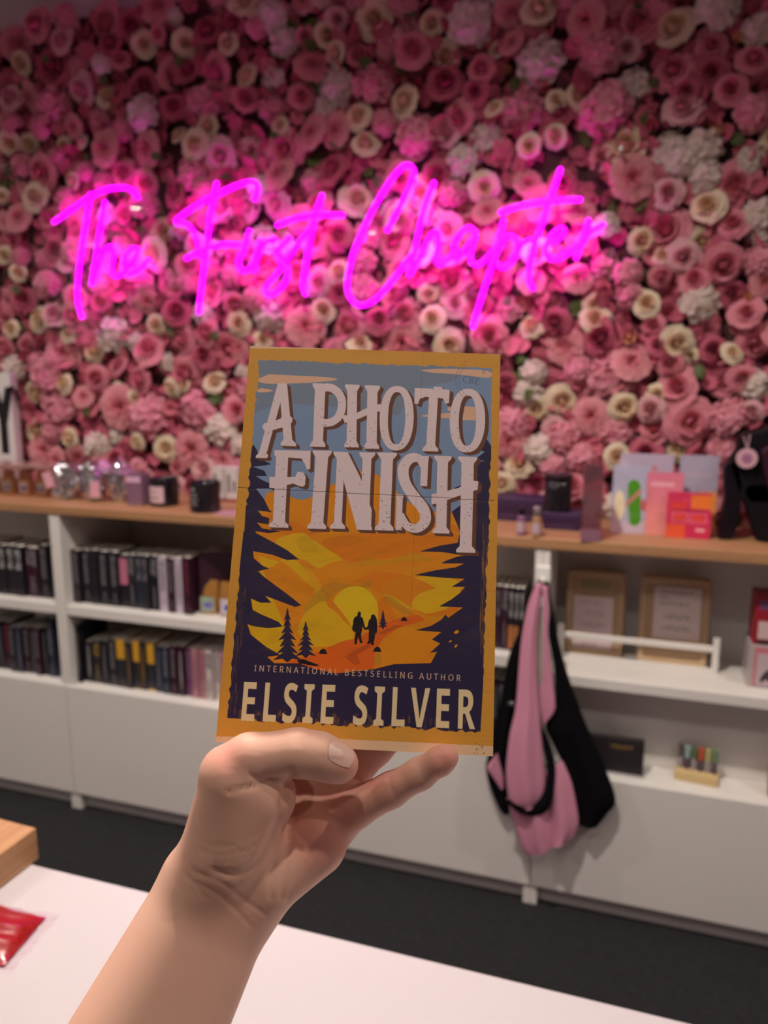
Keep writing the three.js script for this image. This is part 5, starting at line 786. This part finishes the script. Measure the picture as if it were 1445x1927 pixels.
  for (let i = 0; i < P.count; i++) {
    let x = P.getX(i), y = P.getY(i), z = P.getZ(i);
    for (let s = 0; s < 2; s++) { const d = field(x, y, z); g0.set(field(x + e, y, z) - field(x - e, y, z), field(x, y + e, z) - field(x, y - e, z), field(x, y, z + e) - field(x, y, z - e)).normalize(); x -= g0.x * d; y -= g0.y * d; z -= g0.z * d; }
    const px = PX / 2 + FOCAL * x / -z, py = PY / 2 - FOCAL * y / -z, mm = FOCAL / -z;
    let sink = 0;
    if (g0.z > 0.1) for (const [pts, dep, wid] of FOLDS) { let best = 1e9; for (let k = 1; k < pts.length; k++) best = Math.min(best, seg(px, py, pts[k - 1], pts[k])); best /= mm; if (best < wid * 3) sink += dep * Math.exp(-((best / wid) ** 2) * 1.6) * Math.min(1, g0.z * 2); }
    
    P.setXYZ(i, x - g0.x * sink, y - g0.y * sink, z - g0.z * sink);
    let r = 0; for (const [rx, ry, rad] of red) r = Math.max(r, Math.exp(-(((px - rx) ** 2 + (py - ry) ** 2) / (rad * rad))));
    const n1 = 0.5 + 0.5 * Math.sin(x * 61 + 1.3 * Math.sin(y * 83)) * Math.sin(y * 57 + x * 31 + 2), c = mix3([0.74, 0.44, 0.325], [0.74, 0.31, 0.245], Math.min(1, r * 0.8 + n1 * 0.18));
    col.set(c, i * 3);
  }
  geo.setAttribute('color', new THREE.BufferAttribute(col, 3)); geo.computeVertexNormals();
  const base = J(428, 1690, 0.37), o = thing('person', 'bare left hand and forearm holding up the paperback, thumb across its front', 'person');
  o.position.copy(base).applyMatrix4(camera.matrixWorld); o.quaternion.copy(camera.quaternion);
  geo.translate(-base.x, -base.y, -base.z);
  const SKIN = M('#ffffff', 0.52, { vertexColors: true, specularIntensity: 0.6 });
  part('body', geo, SKIN, o);
  // thumb nail
  const a = J(612, 1424, 0.357), b = J(656, 1438, 0.3585), ax = b.clone().sub(a).normalize(), out = V(0.18, 0.62, 0.76).normalize(); out.addScaledVector(ax, -out.dot(ax)).normalize(); const sd = ax.clone().cross(out).normalize();
  const nb = new Builder(), c0 = a.clone().lerp(b, 0.46);
  const probe = (v, w) => { const st = c0.clone().addScaledVector(ax, v).addScaledVector(sd, w).addScaledVector(out, 0.02); for (let s = 0; s < 60; s++) { const d = field(st.x, st.y, st.z); if (d < 0.0004) break; st.addScaledVector(out, -Math.max(0.0002, d * 0.7)); if (st.clone().sub(c0).dot(out) < -0.01) break; } return st.sub(base).toArray(); };
  const L = 0.0066, Wn = 0.0052;
  nb.sheet(14, 14, (u, v) => { const th = (u - 0.5) * 2, s = (v - 0.5) * 2, x = s * L * Math.sqrt(1 - 0.35 * th * th), y = th * Wn * Math.sqrt(1 - 0.3 * s * s); return probe(x, y); }, () => [1, 1, 1]);
  part('thumbnail', nb.geo(), M([0.78, 0.50, 0.42], 0.36, { side: THREE.DoubleSide }), o, undefined, 'short bare thumbnail');
}

scene.traverse((o) => { if (o.isMesh) { o.castShadow = true; o.receiveShadow = true; } });
renderer.render(scene, camera);
